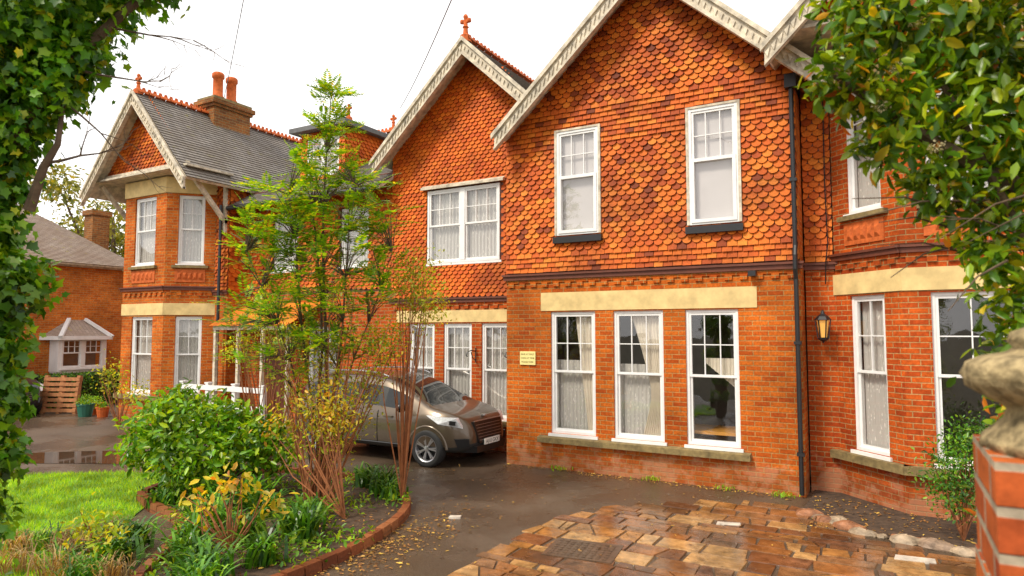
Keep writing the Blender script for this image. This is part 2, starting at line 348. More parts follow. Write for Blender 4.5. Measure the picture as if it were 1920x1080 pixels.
def window(parent,M,u0,u1,z0,z1,kind='sash',curtain='net',glassmi=None,inset=.05,cols=3,rows=2,split=.5,sill=True):
    mb=MB(); mb.M=M; w0,w1=-inset-.07,-inset; f=.045
    mb.box(u0,u0+f,w0,w1,z0,z1); mb.box(u1-f,u1,w0,w1,z0,z1); mb.box(u0+f,u1-f,w0,w1-.002,z1-f,z1); mb.box(u0+f,u1-f,w0,w1-.002,z0,z0+f)
    zm=z0+(z1-z0)*split; ff=.038
    def sash(a,b,c,d,wa,wb,nc,nr):
        mb.box(a,a+ff,wa,wb,c,d); mb.box(b-ff,b,wa,wb,c,d); mb.box(a+ff,b-ff,wa,wb-.001,c,c+ff); mb.box(a+ff,b-ff,wa,wb-.001,d-ff,d)
        for i in range(1,nc):
            x=a+(b-a)*i/nc; mb.box(x-.008,x+.008,wa+.008,wb-.008,c+ff,d-ff)
        for i in range(1,nr):
            z=c+(d-c)*i/nr; mb.box(a+ff,b-ff,wa+.009,wb-.010,z-.008,z+.008)
    if kind=='double':
        um=(u0+u1)/2; mb.box(um-.06,um+.06,w0,w1+.004,z0+f,z1-f)
        for a,b in ((u0+f,um-.06),(um+.06,u1-f)):
            sash(a,b,zm,z1-f,w0+.01,w1-.012,cols,rows); sash(a,b,z0+f,zm+.03,w0-.02,w1-.035,1,1)
    elif kind=='sash':
        sash(u0+f,u1-f,zm,z1-f,w0+.01,w1-.012,cols,rows); sash(u0+f,u1-f,z0+f,zm+.03,w0-.02,w1-.035,1,1)
    elif kind=='casement':
        sash(u0+f,u1-f,zm,z1-f,w0+.01,w1-.015,cols,rows)
        a,b,c,d=u0+f*.7,u1-f*.7,z0+f*.7,zm+.03
        mb.box(a,a+.055,w0,w1+.015,c,d); mb.box(b-.055,b,w0,w1+.015,c,d); mb.box(a+.055,b-.055,w0,w1+.014,c,c+.055); mb.box(a+.055,b-.055,w0,w1+.014,d-.055,d)
    if sill: mb.box(u0-.04,u1+.04,w0,.035,z0-.05,z0-.002)
    win=mb.build('window',WHITE,parent)
    g=MB(); g.M=M; g.face([(u0+f,w0+.03,z0+f),(u1-f,w0+.03,z0+f),(u1-f,w0+.03,z1-f),(u0+f,w0+.03,z1-f)]); g.build('glass',GLASS,win)
    c=MB(); c.M=M; dr=MB(); dr.M=M
    def sheet(c,a,b,za,zb,wv,amp=.02,per=.085,fa=None,ph=0):
        n=int((b-a)/.01)+2; rws=[]
        for k in range(11):
            t=k/10; row=[]
            for i in range(n):
                s_=i/(n-1); x=a+(b-a)*s_
                if fa: x=fa(s_,t)
                zz=za(s_)+(zb-za(s_))*t
                row.append((x,wv+amp*math.sin(2*math.pi*(a+(b-a)*s_)/per+ph+math.sin(t*3+s_*9)*.5)*(.6+.4*(1-t)),zz))
            rws.append(row)
        c.grid(rws)
    a,b=u0+.03,u1-.03; H=z1-z0
    if curtain=='net': sheet(c,a,b,lambda s:z0+.02,z1-.02,w0-.06,.018)
    elif curtain=='blind':
        c.face([(a,w0-.03,z0+.02),(b,w0-.03,z0+.02),(b,w0-.03,z1-.02),(a,w0-.03,z1-.02)])
    elif curtain=='lace':
        sheet(c,a,b,lambda s:z0+.02,z0+H*.60,w0-.09,.014,.07)
        sheet(dr,b-.3,b,lambda s:z0+H*.0+.02,z1-.02,w0-.045,.018,.06,fa=lambda s,t:b-(.16+.24*t)*(1-s),ph=1)
    elif curtain=='lacepull':
        sheet(c,a,b,lambda s:z0+.02,z0+H*.58,w0-.09,.014,.07)
        sheet(dr,a+.2,b,lambda s:z0+.02,z1-.02,w0-.045,.018,.06,fa=lambda s,t:b-.02-(.20+.40*abs(t-.35)**1.2*1.5)*(1-s))
    elif curtain=='swag':
        sheet(dr,a+.1,b,lambda s:z0+H*.60-s*.42,z0+H*.64,w0-.05,.012,.07,fa=lambda s,t:a+.25+(b-a-.25)*s)
    if c.f: c.build('curtain',BLIND if curtain=='blind' else CURT,win,smooth=True)
    if dr.f: dr.build('drape',DRAPE,win,smooth=True)
    return win
def dentils(mb,u0,u1,z,mi=0,mi2=1):
    mb.box(u0-.04,u1+.04,-.02,.055,z+.13,z+.20,mi2); mb.box(u0-.06,u1+.06,-.02,.085,z+.20,z+.235,mi2)
    mb.box(u0,u1,-.02,.022,z+.075,z+.13,mi)
    n=int((u1-u0)/.225)
    for i in range(n):
        a=u0+(i+.25)*(u1-u0)/n; mb.box(a,a+.11,-.02,.035,z-.0,z+.074,mi)

# ============================================================ THE HOUSE
house=thing('brick_house',(-6,11,0),'long orange brick and tile-hung house with gables beside driveway','house')
H_=house
def simple(name,mat,fn,parent=H_,smooth=False):
    mb=MB(); fn(mb); return mb.build(name,mat,parent,smooth)
MA=frame(0,10.5,1,0)
AG=[(-5.2,-4.36,.62,2.73),(-4.03,-3.18,.62,2.73),(-2.82,-2.01,.62,2.73)]
AU=[(-5.05,-4.26,4.07,5.92),(-2.71,-1.95,4.07,5.94)]
mb=MB(); mb.M=MA; wall(mb,-6.1,-1.12,-.05,3.43,AG)
mb.M=None; mb.face([(-6.1,10.5,-.05),(-6.1,11.5,-.05),(-6.1,11.5,6),(-6.1,10.5,6)]); mb.face([(-1.12,10.5,-.05),(-1.12,11.0,-.05),(-1.12,11.0,6),(-1.12,10.5,6)])
mb.build('wall',BRICK,H_)
simple('string_course',[BRICK,DARKM],lambda m:(setattr(m,'M',MA),dentils(m,-6.1,-1.12,3.18)))
cxA,halfA,zeA,zaA=-3.34,2.78,5.96,8.52
slA=(zaA-zeA)/halfA
mb=MB(); mb.M=MA
wall(mb,-6.08,-1.14,3.40,5.97,AU,mi=0); mb.face([(-6.08,0,5.97),(-1.14,0,5.97),(-1.14,0,6.3),(cxA,0,zaA-.08),(-6.08,0,6.1)])
insA=lambda u,z: z<zaA-slA*abs(u-cxA)-.02
def styA(z): return 'p' if z<3.80 or 5.62<z<6.32 else 's'
tiles(mb,-6.1,-1.12,3.44,8.45,insA,AU,w=.155,g=.088,style=styA,mi=1)
mb.build('tile_hung_wall',[DARKM,TILE],H_)
simple('lintel',STONE,lambda m:(setattr(m,'M',MA),m.box(-5.39,-1.73,-.05,.012,2.75,3.07)))
simple('sill',MOSS,lambda m:(setattr(m,'M',MA),m.hexa([(-5.42,-.12,.46),(-1.86,-.12,.46),(-1.86,.12,.46),(-5.42,.12,.46),(-5.42,-.12,.60),(-1.86,-.12,.60),(-1.86,.12,.55),(-5.42,.12,.55)])))
for h,c in zip(AG,('lace','lacepull','swag')): window(H_,MA,*h,curtain=c,inset=.03)
for h in AU:
    window(H_,MA,*h,kind='casement',curtain='blind',inset=-.05,split=.55,rows=2,sill=False)
    a=MB(); a.M=MA; a.box(h[0]-.06,h[1]+.06,.0,.10,h[2]-.14,h[2]-.03); a.build('sill',BLACK,H_)
    a=MB(); a.M=MA; a.box(h[0]-.04,h[0],.0,.06,h[2],h[3]+.035); a.box(h[1],h[1]+.04,0,.06,h[2],h[3]+.035); a.box(h[0],h[1],0,.062,h[3],h[3]+.035); a.build('architrave',CREAMW,H_)
MBm=frame(0,11.5,1,0)
BG=[(-9.15,-8.47,.62,2.55),(-8.23,-7.52,.62,2.55),(-7.28,-6.62,.62,2.55)]
BU=[(-8.65,-6.83,3.84,5.42)]
mb=MB(); mb.M=MBm; wall(mb,-9.65,-6.05,-.05,3.1,BG)
mb.M=None; mb.face([(-9.65,11.5,-.05),(-9.65,12.5,-.05),(-9.65,12.5,6),(-9.65,11.5,6)])
mb.build('wall',BRICK_R,H_)
simple('string_course',[BRICK_R,DARKM],lambda m:(setattr(m,'M',MBm),dentils(m,-9.65,-6.1,2.86)))
simple('lintel',STONE,lambda m:(setattr(m,'M',MBm),m.box(-9.5,-6.35,-.05,.012,2.58,2.83)))
simple('sill',MOSS,lambda m:(setattr(m,'M',MBm),m.box(-9.4,-6.4,-.1,.11,.50,.60)))
cxB,halfB,zeB,zaB=-7.47,2.40,6.15,8.42; slB=(zaB-zeB)/halfB
mb=MB(); mb.M=MBm; wall(mb,-9.63,-5.6,3.1,5.44,BU); mb.face([(-9.63,0,5.44),(-5.6,0,5.44),(-5.6,0,6.4),(cxB,0,zaB-.08),(-9.63,0,6.2)])
insB=lambda u,z: z<zaB-slB*abs(u-cxB)-.02
tiles(mb,-9.65,-5.6,3.10,8.35,insB,[(-8.68,-6.80,3.82,5.45)],w=.138,g=.080,mi=1,jit=.5)
mb.build('tile_hung_wall',[DARKM,TILE_B],H_)
for h in BG: window(H_,MBm,*h,curtain='net',inset=.03)
window(H_,MBm,*BU[0],kind='double',curtain='net',inset=-.04,rows=2,split=.5)
simple('window_hood',CREAMW,lambda m:(setattr(m,'M',MBm),m.hexa([(-8.78,0,5.46),(-6.7,0,5.46),(-6.7,.13,5.44),(-8.78,.13,5.44),(-8.78,0,5.56),(-6.7,0,5.56),(-6.7,.13,5.49),(-8.78,.13,5.49)])))
def gable_roof(cx,half,ze,za,y0,y1,yb,crest=True):
    mb=MB()
    for s_ in (-1,1):
        roof_slope(mb,(cx+s_*(half+.03),y0,ze),(cx+s_*(half+.03),y1,ze),(cx,y0,za),(cx,y1,za))
    mb.build('roof',[ROOF,CREAMW],H_)
    ridge(H_,(cx,y0,za+.03),(cx,y1,za+.03),crest)
    barge(H_,cx,yb,half,ze,za)
gable_roof(cxA,halfA,zeA,zaA,10.14,15.4,10.08)
gable_roof(cxB,halfB,zeB,zaB,11.09,15.4,11.03)
finial(H_,cxB,11.15,zaB+.05,1.0)
def bay_house(cx,half,b0,b1,w0,w1,brick,stone_z,win_z,ze,za,zsoff,fw=.92,fc='net'):
    yw,yf=11.0,10.16; c=.85
    zg0,zg1=win_z
    faces=[(frame(b0-c,yw,c,yf-yw),math.hypot(c,yw-yf)),(frame(b0,yf,1,0),b1-b0),(frame(b1,yf,c,yw-yf),math.hypot(c,yw-yf))]
    mb=MB(); mdent=MB(); s1=MB(); s2=MB(); sg=MB()
    wins=[]
    for M,L in faces:
        ww=.62 if L<1.5 else fw
        a=(L-ww)/2; b=a+ww
        holes=[(a,b,zg0,zg1),(a,b,4.1,5.88)]
        mb.M=M; wall(mb,0,L,-.05,zsoff-.08,holes)
        s1.M=M; s1.box(-.012,L+.012,-.05,.018,stone_z,stone_z+.30)
        s2.M=M; s2.box(-.02,L+.02,-.05,.03,5.93,zsoff-.06)
        sg.M=M; sg.box(-.05,L+.05,-.1,.13,zg0-.16,zg0-.05)
        su=MB(); su.M=M; su.box(a-.12,b+.12,-.1,.08,4.0,4.07); su.build('sill',MOSS,H_)
        mdent.M=M; dentils(mdent,0,L,3.30)
        mp=MB(); mp.M=M; mp.box(a-.05,b+.05,-.03,.02,3.64,3.96)
        for i in range(5):
            uu=a+(b-a)*(i+.5)/5; mp.hexa([(uu-.05,.019,3.70),(uu+.05,.019,3.70),(uu+.05,.019,3.90),(uu-.05,.019,3.90),(uu-.02,.05,3.76),(uu+.02,.05,3.76),(uu+.02,.05,3.84),(uu-.02,.05,3.84)])
        mp.build('terracotta_panel',TERRA,H_)
        wins.append((M,holes))
    mb.M=frame(0,yw,1,0)
    wall(mb,w0,b0-c,-.05,3.4); wall(mb,b1+c,w1,-.05,3.4)
    mb.M=None
    mb.face([(w1,yw,-.05),(w1,19.8,-.05),(w1,19.8,6.2),(w1,yw,6.2)]); mb.face([(w0,yw,-.05),(w0,19.8,-.05),(w0,19.8,6.2),(w0,yw,6.2)])
    mb.build('bay_wall',brick,H_)
    mdent.M=frame(0,yw,1,0)
    if b0-c-w0>.2: dentils(mdent,w0,b0-c,3.19)
    if w1-b1-c>.2: dentils(mdent,b1+c,w1,3.19)
    mdent.build('string_course',[brick,DARKM],H_); s1.build('lintel',STONE,H_); s2.build('cornice',STONE,H_); sg.build('sill',MOSS,H_)
    for i,(M,hs) in enumerate(wins):
        for k,h in enumerate(hs): window(H_,M,*h,curtain=fc if (i==1 and k==0) else 'net',inset=.04,cols=3 if h[1]-h[0]>.8 else 2)
    mt=MB(); mt.M=frame(0,yw,1,0)
    for a,b in ((w0,b0-c-.01),(b1+c+.01,w1)):
        if b-a>.1:
            wall(mt,a,b,3.4,6.3); tiles(mt,a,b,3.44,6.2,None,(),w=.155,g=.088,mi=1,style=lambda z:'s' if z>3.8 else 'p')
    mt.M=frame(0,9.95,1,0); sl=(za-ze)/half
    mt.face([(cx-half+.3,0,zsoff),(cx+half-.3,0,zsoff),(cx,0,za-.1)])
    tiles(mt,cx-half,cx+half,zsoff+.12,za-.1,lambda u,z: z<za-sl*abs(u-cx)-.03,(),w=.145,g=.084,mi=1)
    mt.M=frame(w1,yw,0,1); tiles(mt,0,8.5,3.44,6.1,None,(),w=.19,g=.108,mi=1,style=lambda z:'s' if z>3.8 else 'p')
    mt.build('tile_hung_wall',[DARKM,TILE],H_)
    ms=MB(); ms.box(cx-half+.12,cx+half-.12,9.72,11.02,zsoff-.03,zsoff+.02); ms.box(cx-half+.35,cx+half-.35,9.86,9.96,zsoff+.005,zsoff+.14)
    ms.build('soffit',CREAMW,H_)
    for x in (w0+.12,w1-.10):
        mk=MB(); s_=1 if x<cx else -1
        mk.bar((x,yw-.03,5.15),(x,9.9,6.3),.09,.10); mk.bar((x,yw-.05,4.9),(x,yw-.05,6.3),.10,.09)
        mk.bar((x+s_*.02,yw-.05,5.2),(x+s_*.5,10.4,6.3),.07,.08)
        if not(cx>0 and s_>0): mk.build('bracket',CREAMW,H_)
    gable_roof(cx,half,ze,za,9.62,15.4,9.56)
    finial(H_,cx,9.7,za+.05,.9)
bay_house(-16.6,2.2,-17.75,-15.95,-18.6,-14.6,BRICK,2.80,(.80,2.76),6.05,8.5,6.4)
bay_house(1.0,2.40,.15,2.05,-1.10,3.3,BRICK_R,2.93,(.70,2.90),6.38,8.78,6.6,1.25,'none')
MC=frame(0,11.55,1,0)
CH=[(-13.9,-12.95,.05,2.15),(-12.3,-11.3,.8,2.5)]; CU=[(-11.3,-10.4,3.9,5.3),(-13.6,-12.7,3.9,5.3)]
mb=MB(); mb.M=MC; wall(mb,-14.6,-9.6,-.05,3.3,CH); wall(mb,-14.6,-9.6,3.3,6.0,CU,mi=1)
tiles(mb,-14.6,-9.65,3.35,5.75,None,CU,w=.155,g=.088,mi=2)
mb.build('wall',[BRICK_R,DARKM,TILE],H_)
window(H_,MC,*CH[1])
for h in CU: window(H_,MC,*h)
mb=MB(); mb.M=MC; mb.box(-13.9,-12.95,-.1,-.05,.05,2.15)
for a,b in ((-13.8,-13.47),(-13.38,-13.05)):
    mb.box(a,b,-.05,-.035,.2,.9); mb.box(a,b,-.05,-.035,1.05,1.95)
door=mb.build('door',WOODD,H_); a=MB(); a.M=MC; a.lathe((-13.02,-.03,1.05),[(0,-.0),(.03,.02),(.03,.05),(0,.06)],8); a.build('handle',BLACK,door)
mb=MB()
roof_slope(mb,(-14.7,10.98,5.58),(-9.62,10.98,5.58),(-14.7,15.4,8.42),(-9.62,15.4,8.42))
roof_slope(mb,(-9.62,12.0,6.23),(3.3,12.0,6.23),(-9.62,15.4,8.42),(3.3,15.4,8.42))
roof_slope(mb,(-18.7,19.9,5.58),(3.3,19.9,5.58),(-18.7,15.4,8.42),(3.3,15.4,8.42))
mb.build('roof',[ROOF,CREAMW],H_)
ridge(H_,(-16.6,15.4,8.45),(3.3,15.4,8.45)); finial(H_,-12.9,15.35,8.5,.9)
simple('back_wall',BRICK_R,lambda m:(m.face([(-18.6,19.8,0),(3.3,19.8,0),(3.3,19.8,5.7),(-18.6,19.8,5.7)])))
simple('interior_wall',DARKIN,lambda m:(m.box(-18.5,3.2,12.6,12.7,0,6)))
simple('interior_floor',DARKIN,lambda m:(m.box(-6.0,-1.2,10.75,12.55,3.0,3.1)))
simple('dining_table',m_plain('warm_table_wood',(.7,.32,.06),.4,.3,8),lambda m:(m.box(-3.0,-1.9,10.75,11.5,.76,.81),m.box(-2.9,-2.84,11,11.06,0,.76),m.box(-2.1,-2.04,11,11.06,0,.76)))
simple('gutter',BLACK,lambda m:m.tube([(-14.6,10.93,5.52),(-9.7,10.93,5.52)],[.06,.06],8),smooth=True)
mb=MB()
for x in (-14.45,-13.6,-12.75,-11.9): mb.box(x-.04,x+.04,10.55,10.63,0,2.42)
mb.box(-14.5,-11.85,10.54,10.64,2.42,2.52); mb.box(-14.5,-13.55,10.57,10.63,1.0,1.06)
mb.face([(-14.55,10.45,2.52),(-11.8,10.45,2.52),(-11.8,11.55,3.1),(-14.55,11.55,3.1)],1)
mb.build('porch',[CREAMW,TILE],H_)
mb=MB(); mb.M=frame(0,12,1,0); DH=[(-12.9,-11.8,6.35,7.3)]
wall(mb,-13.15,-11.6,6.1,7.5,DH,mi=1); tiles(mb,-13.15,-11.6,6.1,7.42,None,DH,w=.152,g=.09,mi=1)
mb.M=frame(-11.6,12,0,1); wall(mb,0,2.2,6.1,7.5,mi=1); tiles(mb,0,2.0,6.1,7.42,None,(),w=.152,g=.09,mi=1)
mb.M=None; mb.box(-13.35,-11.4,11.75,14.3,7.48,7.6,2)
a=[(-13.35,11.75,7.6),(-11.4,11.75,7.6),(-11.4,14.4,7.6),(-13.35,14.4,7.6)]; t=(-12.38,12.9,8.05); t2=(-12.38,14.6,8.05)
mb.face([a[0],a[1],t],3); mb.face([a[1],a[2],t2,t],3); mb.face([a[0],a[3],t2,t],3)
mb.build('dormer',[DARKM,TILE_B,LEADM,ROOF],H_)
window(H_,frame(0,12,1,0),*DH[0],kind='double',inset=-.02,split=.45); finial(H_,-12.38,12.9,8.05,.8)
BROWNB=m_brick('sooty_brick',(.34,.12,.03),(.18,.07,.03),(.30,.22,.10))
mb=MB(); mb.box(-16.95,-16.25,11.65,12.85,7.6,8.7); mb.box(-17.0,-16.2,11.6,12.9,8.7,8.78); mb.box(-17.05,-16.15,11.55,12.95,8.78,8.9); mb.box(-16.98,-16.22,11.62,12.88,8.9,9.0,1)
ch=mb.build('chimney',[BROWNB,MOSS],H_)
for y in (12.0,12.45):
    a=MB(); a.lathe((-16.6,y,8.98),[(.18,0),(.17,.14),(.14,.17),(.135,.66),(.17,.69),(.17,.80),(.13,.84),(.11,.76)],12); a.build('chimney_pot',TERRA,ch,smooth=True)
mb=MB(); px=-1.17
mb.tube([(px,10.43,0.05),(px,10.43,3.15),(px,10.37,3.3),(px,10.37,3.5),(px,10.43,3.65),(px,10.43,6.0)],[.034]*6,8)
for z in (.6,2.2,4.6): mb.box(px-.05,px+.05,10.39,10.5,z,z+.045)
mb.box(px-.08,px+.08,10.34,10.5,6.0,6.2); mb.build('drain_pipe',BLACK,H_)
mb=MB(); mb.tube([(-14.75,10.85,.05),(-14.75,10.85,5.6)],[.04,.04],8); mb.build('drain_pipe',BLACK,H_)
simple('security_sensor',BLACK,lambda m:m.box(-1.83,-1.72,10.36,10.46,3.22,3.30))
simple('wall_cable',BLACK,lambda m:m.tube([(-.78,10.94,6.0),(-.79,10.94,4.6),(-.77,10.93,3.7),(-.80,10.88,3.45),(-.82,10.96,3.1)],[.009]*5,5))
for x in (-7.4,-6.5):
    simple('hanging_bracket',BLACK,lambda m:(m.tube([(x,11.47,1.75),(x,11.47,2.05)],[.012,.012],5),m.tube([(x,11.47,1.98),(x,11.3,2.0),(x,11.16,1.97),(x,11.12,1.9),(x,11.17,1.88)],[.012]*5,5),m.tube([(x,11.46,1.8),(x,11.36,1.84),(x,11.3,1.96)],[.01]*3,5)))
lamp=thing('wall_lamp',(-.86,10.9,2.4),'black iron carriage lantern lit on the brick wall','lamp')
mb=MB(); lx,ly=-.86,10.80
mb.box(lx-.05,lx+.05,10.96,11.0,2.28,2.48); mb.tube([(lx,10.97,2.33),(lx,10.88,2.28),(lx,ly,2.27)],[.012]*3,6)
mb.lathe((lx,ly,2.27),[(0,-.06),(.02,-.03),(.07,0),(.075,.02)],6)
mb.lathe((lx,ly,2.56),[(.12,0),(.08,.05),(.03,.09),(.02,.13),(0,.15)],6)
for k in range(6):
    an=math.pi*k/3; mb.bar((lx+.07*math.cos(an),ly+.07*math.sin(an),2.28),(lx+.105*math.cos(an),ly+.105*math.sin(an),2.56),.014,.014)
mb.build('lantern_frame',BLACK,lamp)
gm,nt,b,o=newmat('lamp_amber_glass'); b.inputs['Base Color'].default_value=(.6,.3,.06,1); b.inputs['Emission Color'].default_value=(1,.5,.12,1); b.inputs['Emission Strength'].default_value=.4; b.inputs['Roughness'].default_value=.2
mb=MB(); mb.lathe((lx,ly,2.3),[(.05,0),(.08,.25)],6); mb.build('lamp_glass',gm,lamp)
sgn=thing('wall_sign',(-5.65,10.49,1.9),'small pale yellow notice plate on brick wall','sign')
YEL=m_plain('sign_yellow',(.85,.74,.30),.5,.1,4)
mb=MB(); mb.box(-5.81,-5.5,10.475,10.498,1.79,2.03); mb.build('plate',YEL,sgn)
INK=m_plain('sign_ink',(.2,.13,.03),.5,.1,4)
for i,tx in enumerate(('SAVE AT FIRST','CARE AT TIME','PLEASE PARK')):
    cu=bpy.data.curves.new('lettering','FONT'); cu.body=tx; cu.size=.042; cu.align_x='CENTER'
    tmp=bpy.data.objects.new('lettering',cu); COL.objects.link(tmp); bpy.context.view_layer.update()
    me=bpy.data.meshes.new_from_object(tmp.evaluated_get(bpy.context.evaluated_depsgraph_get())); bpy.data.objects.remove(tmp)
    me.transform(Matrix.Translation((-5.655,10.471,1.965-.068*i))@Matrix.Rotation(rad(90),4,'X')); me.materials.clear(); me.materials.append(INK)
    o=bpy.data.objects.new('lettering',me); COL.objects.link(o); attach(o,sgn)

# ============================================================ neighbouring house E
eh=thing('brick_house',(-26,11,0),'lower brick house with grey hipped roof and small oriel window','house')
mb=MB(); mb.M=frame(-23.3,5,0,1); wall(mb,0,8.6,-.05,4.6,[(6.15,7.45,1.2,2.15)])
mb.M=None; mb.face([(-23.3,13.6,0),(-32,13.6,0),(-32,13.6,4.6),(-23.3,13.6,4.6)]); mb.face([(-23.3,5,0),(-32,5,0),(-32,5,4.6),(-23.3,5,4.6)]); mb.build('wall',BRICK_E,eh)
mb=MB()
mb.box(-23.35,-23.15,4.9,13.75,4.5,4.62,1)
roof_slope(mb,(-23.0,4.8,4.6),(-23.0,13.9,4.6),(-27.5,7.5,7.3),(-27.5,11.0,7.3))
roof_slope(mb,(-23.0,13.9,4.6),(-32,13.9,4.6),(-27.5,11.0,7.3),(-27.6,11.0,7.3))
mb.build('roof',[ROOF_E,CREAMW],eh)
ridge(eh,(-27.5,7.5,7.33),(-27.5,11.0,7.33),False)
mb=MB(); mb.box(-25.5,-24.95,13.1,13.7,4.6,6.6); mb.box(-25.56,-24.89,13.04,13.76,6.6,6.78); mb.build('chimney',BROWNB,eh)
mb=MB(); mb.box(-28.6,-27.9,9.5,10.3,6.6,8.2); mb.lathe((-28.25,9.9,8.2),[(.14,0),(.11,.5),(.13,.55)],10); mb.build('chimney',BRICK_E,eh)
mo=frame(-22.75,11.15,0,1)
mb=MB(); mb.box(-23.3,-22.8,11.1,12.5,1.05,1.2); mb.build('oriel_base',WHITE,eh)
mb=MB(); mb.face([(-23.3,10.8,2.2),(-22.55,11.0,2.2),(-23.3,11.6,2.75)]); mb.face([(-22.55,11.0,2.2),(-22.55,12.6,2.2),(-23.3,12.1,2.75),(-23.3,11.6,2.75)]); mb.face([(-22.55,12.6,2.2),(-23.3,12.8,2.2),(-23.3,12.1,2.75)]); mb.build('oriel_roof',ROOF_E,eh)
mb=MB()
for a,b in (((-23.3,10.8),(-22.55,11.0)),((-22.55,11.0),(-22.55,12.6)),((-22.55,12.6),(-23.3,12.8))): mb.bar((*a,2.17),(*b,2.17),.06,.12)
mb.bar((-22.5,11.0,2.2),(-23.25,11.6,2.78),.11,.09); mb.bar((-22.5,12.6,2.2),(-23.25,12.1,2.78),.11,.09)
mb.bar((-22.8,11.12,1.1),(-22.8,11.12,2.15),.12,.12); mb.bar((-22.8,12.48,1.1),(-22.8,12.48,2.15),.12,.12); mb.box(-23.3,-22.8,11.08,11.14,1.1,2.15)
mb.build('oriel_trim',WHITE,eh)
window(eh,mo,0,1.3,1.2,2.15,kind='double',inset=-.02,curtain='none')
mb=MB(); mb.box(-23.29,-23.2,11.15,12.45,1.0,2.2); mb.build('oriel_interior',DARKIN,eh)

# ============================================================ ground
def m_asphalt():
    m,nt,b,o=newmat('wet_asphalt'); oc=objco(nt)
    n=noise(nt,1.0,5,oc); n2=noise(nt,130,3,oc); n3=noise(nt,.5,4,oc)
    c=mixc(nt,n.outputs[0],(.04,.025,.015),(.13,.090,.058))
    r2=ramp(nt,n2.outputs[0],[(.35,.35),(.7,2.1)]); c=mixc(nt,1,c,r2.outputs[0],'MULTIPLY')
    nt.links.new(c,b.inputs['Base Color'])
    rr=ramp(nt,n3.outputs[0],[(.42,.12),(.58,.55)]); nt.links.new(rr.outputs[0],b.inputs['Roughness'])
    bump(nt,b,n2.outputs[0],.6,.014); return m
ASPH=m_asphalt()
def m_slab():
    m,nt,b,o=newmat('wet_stone_slab'); oc=objco(nt); g=nt.nodes.new('ShaderNodeNewGeometry')
    r=ramp(nt,g.outputs['Random Per Island'],[(0,(.13,.055,.022)),(.15,(.25,.10,.030)),(.4,(.33,.15,.042)),(.62,(.21,.10,.04)),(.80,(.40,.22,.08)),(.92,(.17,.07,.03))],'CONSTANT')
    n=noise(nt,7,6,oc,.75); rr=ramp(nt,n.outputs[0],[(.3,.35),(.7,1.45)]); c=mixc(nt,1,r.outputs[0],rr.outputs[0],'MULTIPLY')
    n5=noise(nt,.9,4,oc); r5=ramp(nt,n5.outputs[0],[(.35,.55),(.6,1.2)]); c=mixc(nt,1,c,r5.outputs[0],'MULTIPLY')
    nt.links.new(c,b.inputs['Base Color'])
    n3=noise(nt,1.6,5,oc,.7); r3=ramp(nt,n3.outputs[0],[(.46,.06),(.62,.38)]); nt.links.new(r3.outputs[0],b.inputs['Roughness'])
    b.inputs['Specular IOR Level'].default_value=.65
    bump(nt,b,n.outputs[0],.4,.008); return m
SLAB=m_slab()
GRASSG=m_plain('lawn_soil_green',(.12,.26,.015),.9,.5,8,bumpd=.02)
WATER=m_plain('puddle_water',(.06,.04,.025),.03,.2,2)
EARTH=m_plain('ground_earth',(.08,.07,.04),.95,.4,.5)
def sheet(name,pts,z,mat,label=None):
    mb=MB(); mb.face([(x,y,z) for x,y in pts]); o=mb.build(name,mat); o['kind']='structure'; return o
sheet('ground',[(-300,-300),(300,-300),(300,300),(-300,300)],0,EARTH)
sheet('driveway',[(-40,-2),(12,-2),(12,11.6),(-40,11.6)],.006,ASPH)
def smooth_poly(pts,n=8,closed=True):
    out=[];L=len(pts)
    rngi=range(L if closed else L-1)
    for i in rngi:
        p0,p1,p2,p3=(Vector(pts[(i+k-1)%L] if closed else pts[min(max(i+k-1,0),L-1)]) for k in range(4))
        for k in range(n):
            t=k/n; out.append(tuple(.5*((2*p1)+(-p0+p2)*t+(2*p0-5*p1+4*p2-p3)*t*t+(-p0+3*p1-3*p2+p3)*t**3)))
    if not closed: out.append(tuple(pts[-1]))
    return out
lawnp=smooth_poly([(-13.6,4.6),(-12.0,6.1),(-10.6,6.9),(-9.6,6.8),(-8.6,5.2),(-6,3.2),(-4.5,1.5),(-6,-.5),(-12,0),(-14,2.5)])
sheet('lawn',lawnp,.018,GRASSG)
pud=smooth_poly([(-14.9,6.4),(-14.3,7.1),(-13.1,7.9),(-12.2,7.7),(-11.7,7.2),(-12.6,6.75),(-13.6,6.2),(-14.5,5.9)])
sheet('puddle_water',pud,.012,WATER)
pv=smooth_poly([(-3.8,3.0),(-3.86,4.2),(-3.88,5.6),(-3.88,6.6),(-3.85,7.4),(-3.6,8.2),(-3.1,9.0),(-2.4,9.6),(-1.6,9.95)],8,False)
pys=[p[1] for p in pv]; pxs=[p[0] for p in pv]
def ex(y): return float(np.interp(y,pys,pxs))
def ty(x): return float(np.interp(x,[-1.1,-.45,.6,2.5,6],[9.9,8.9,8.6,8.4,8.4]))
mb=MB(); y=2.4
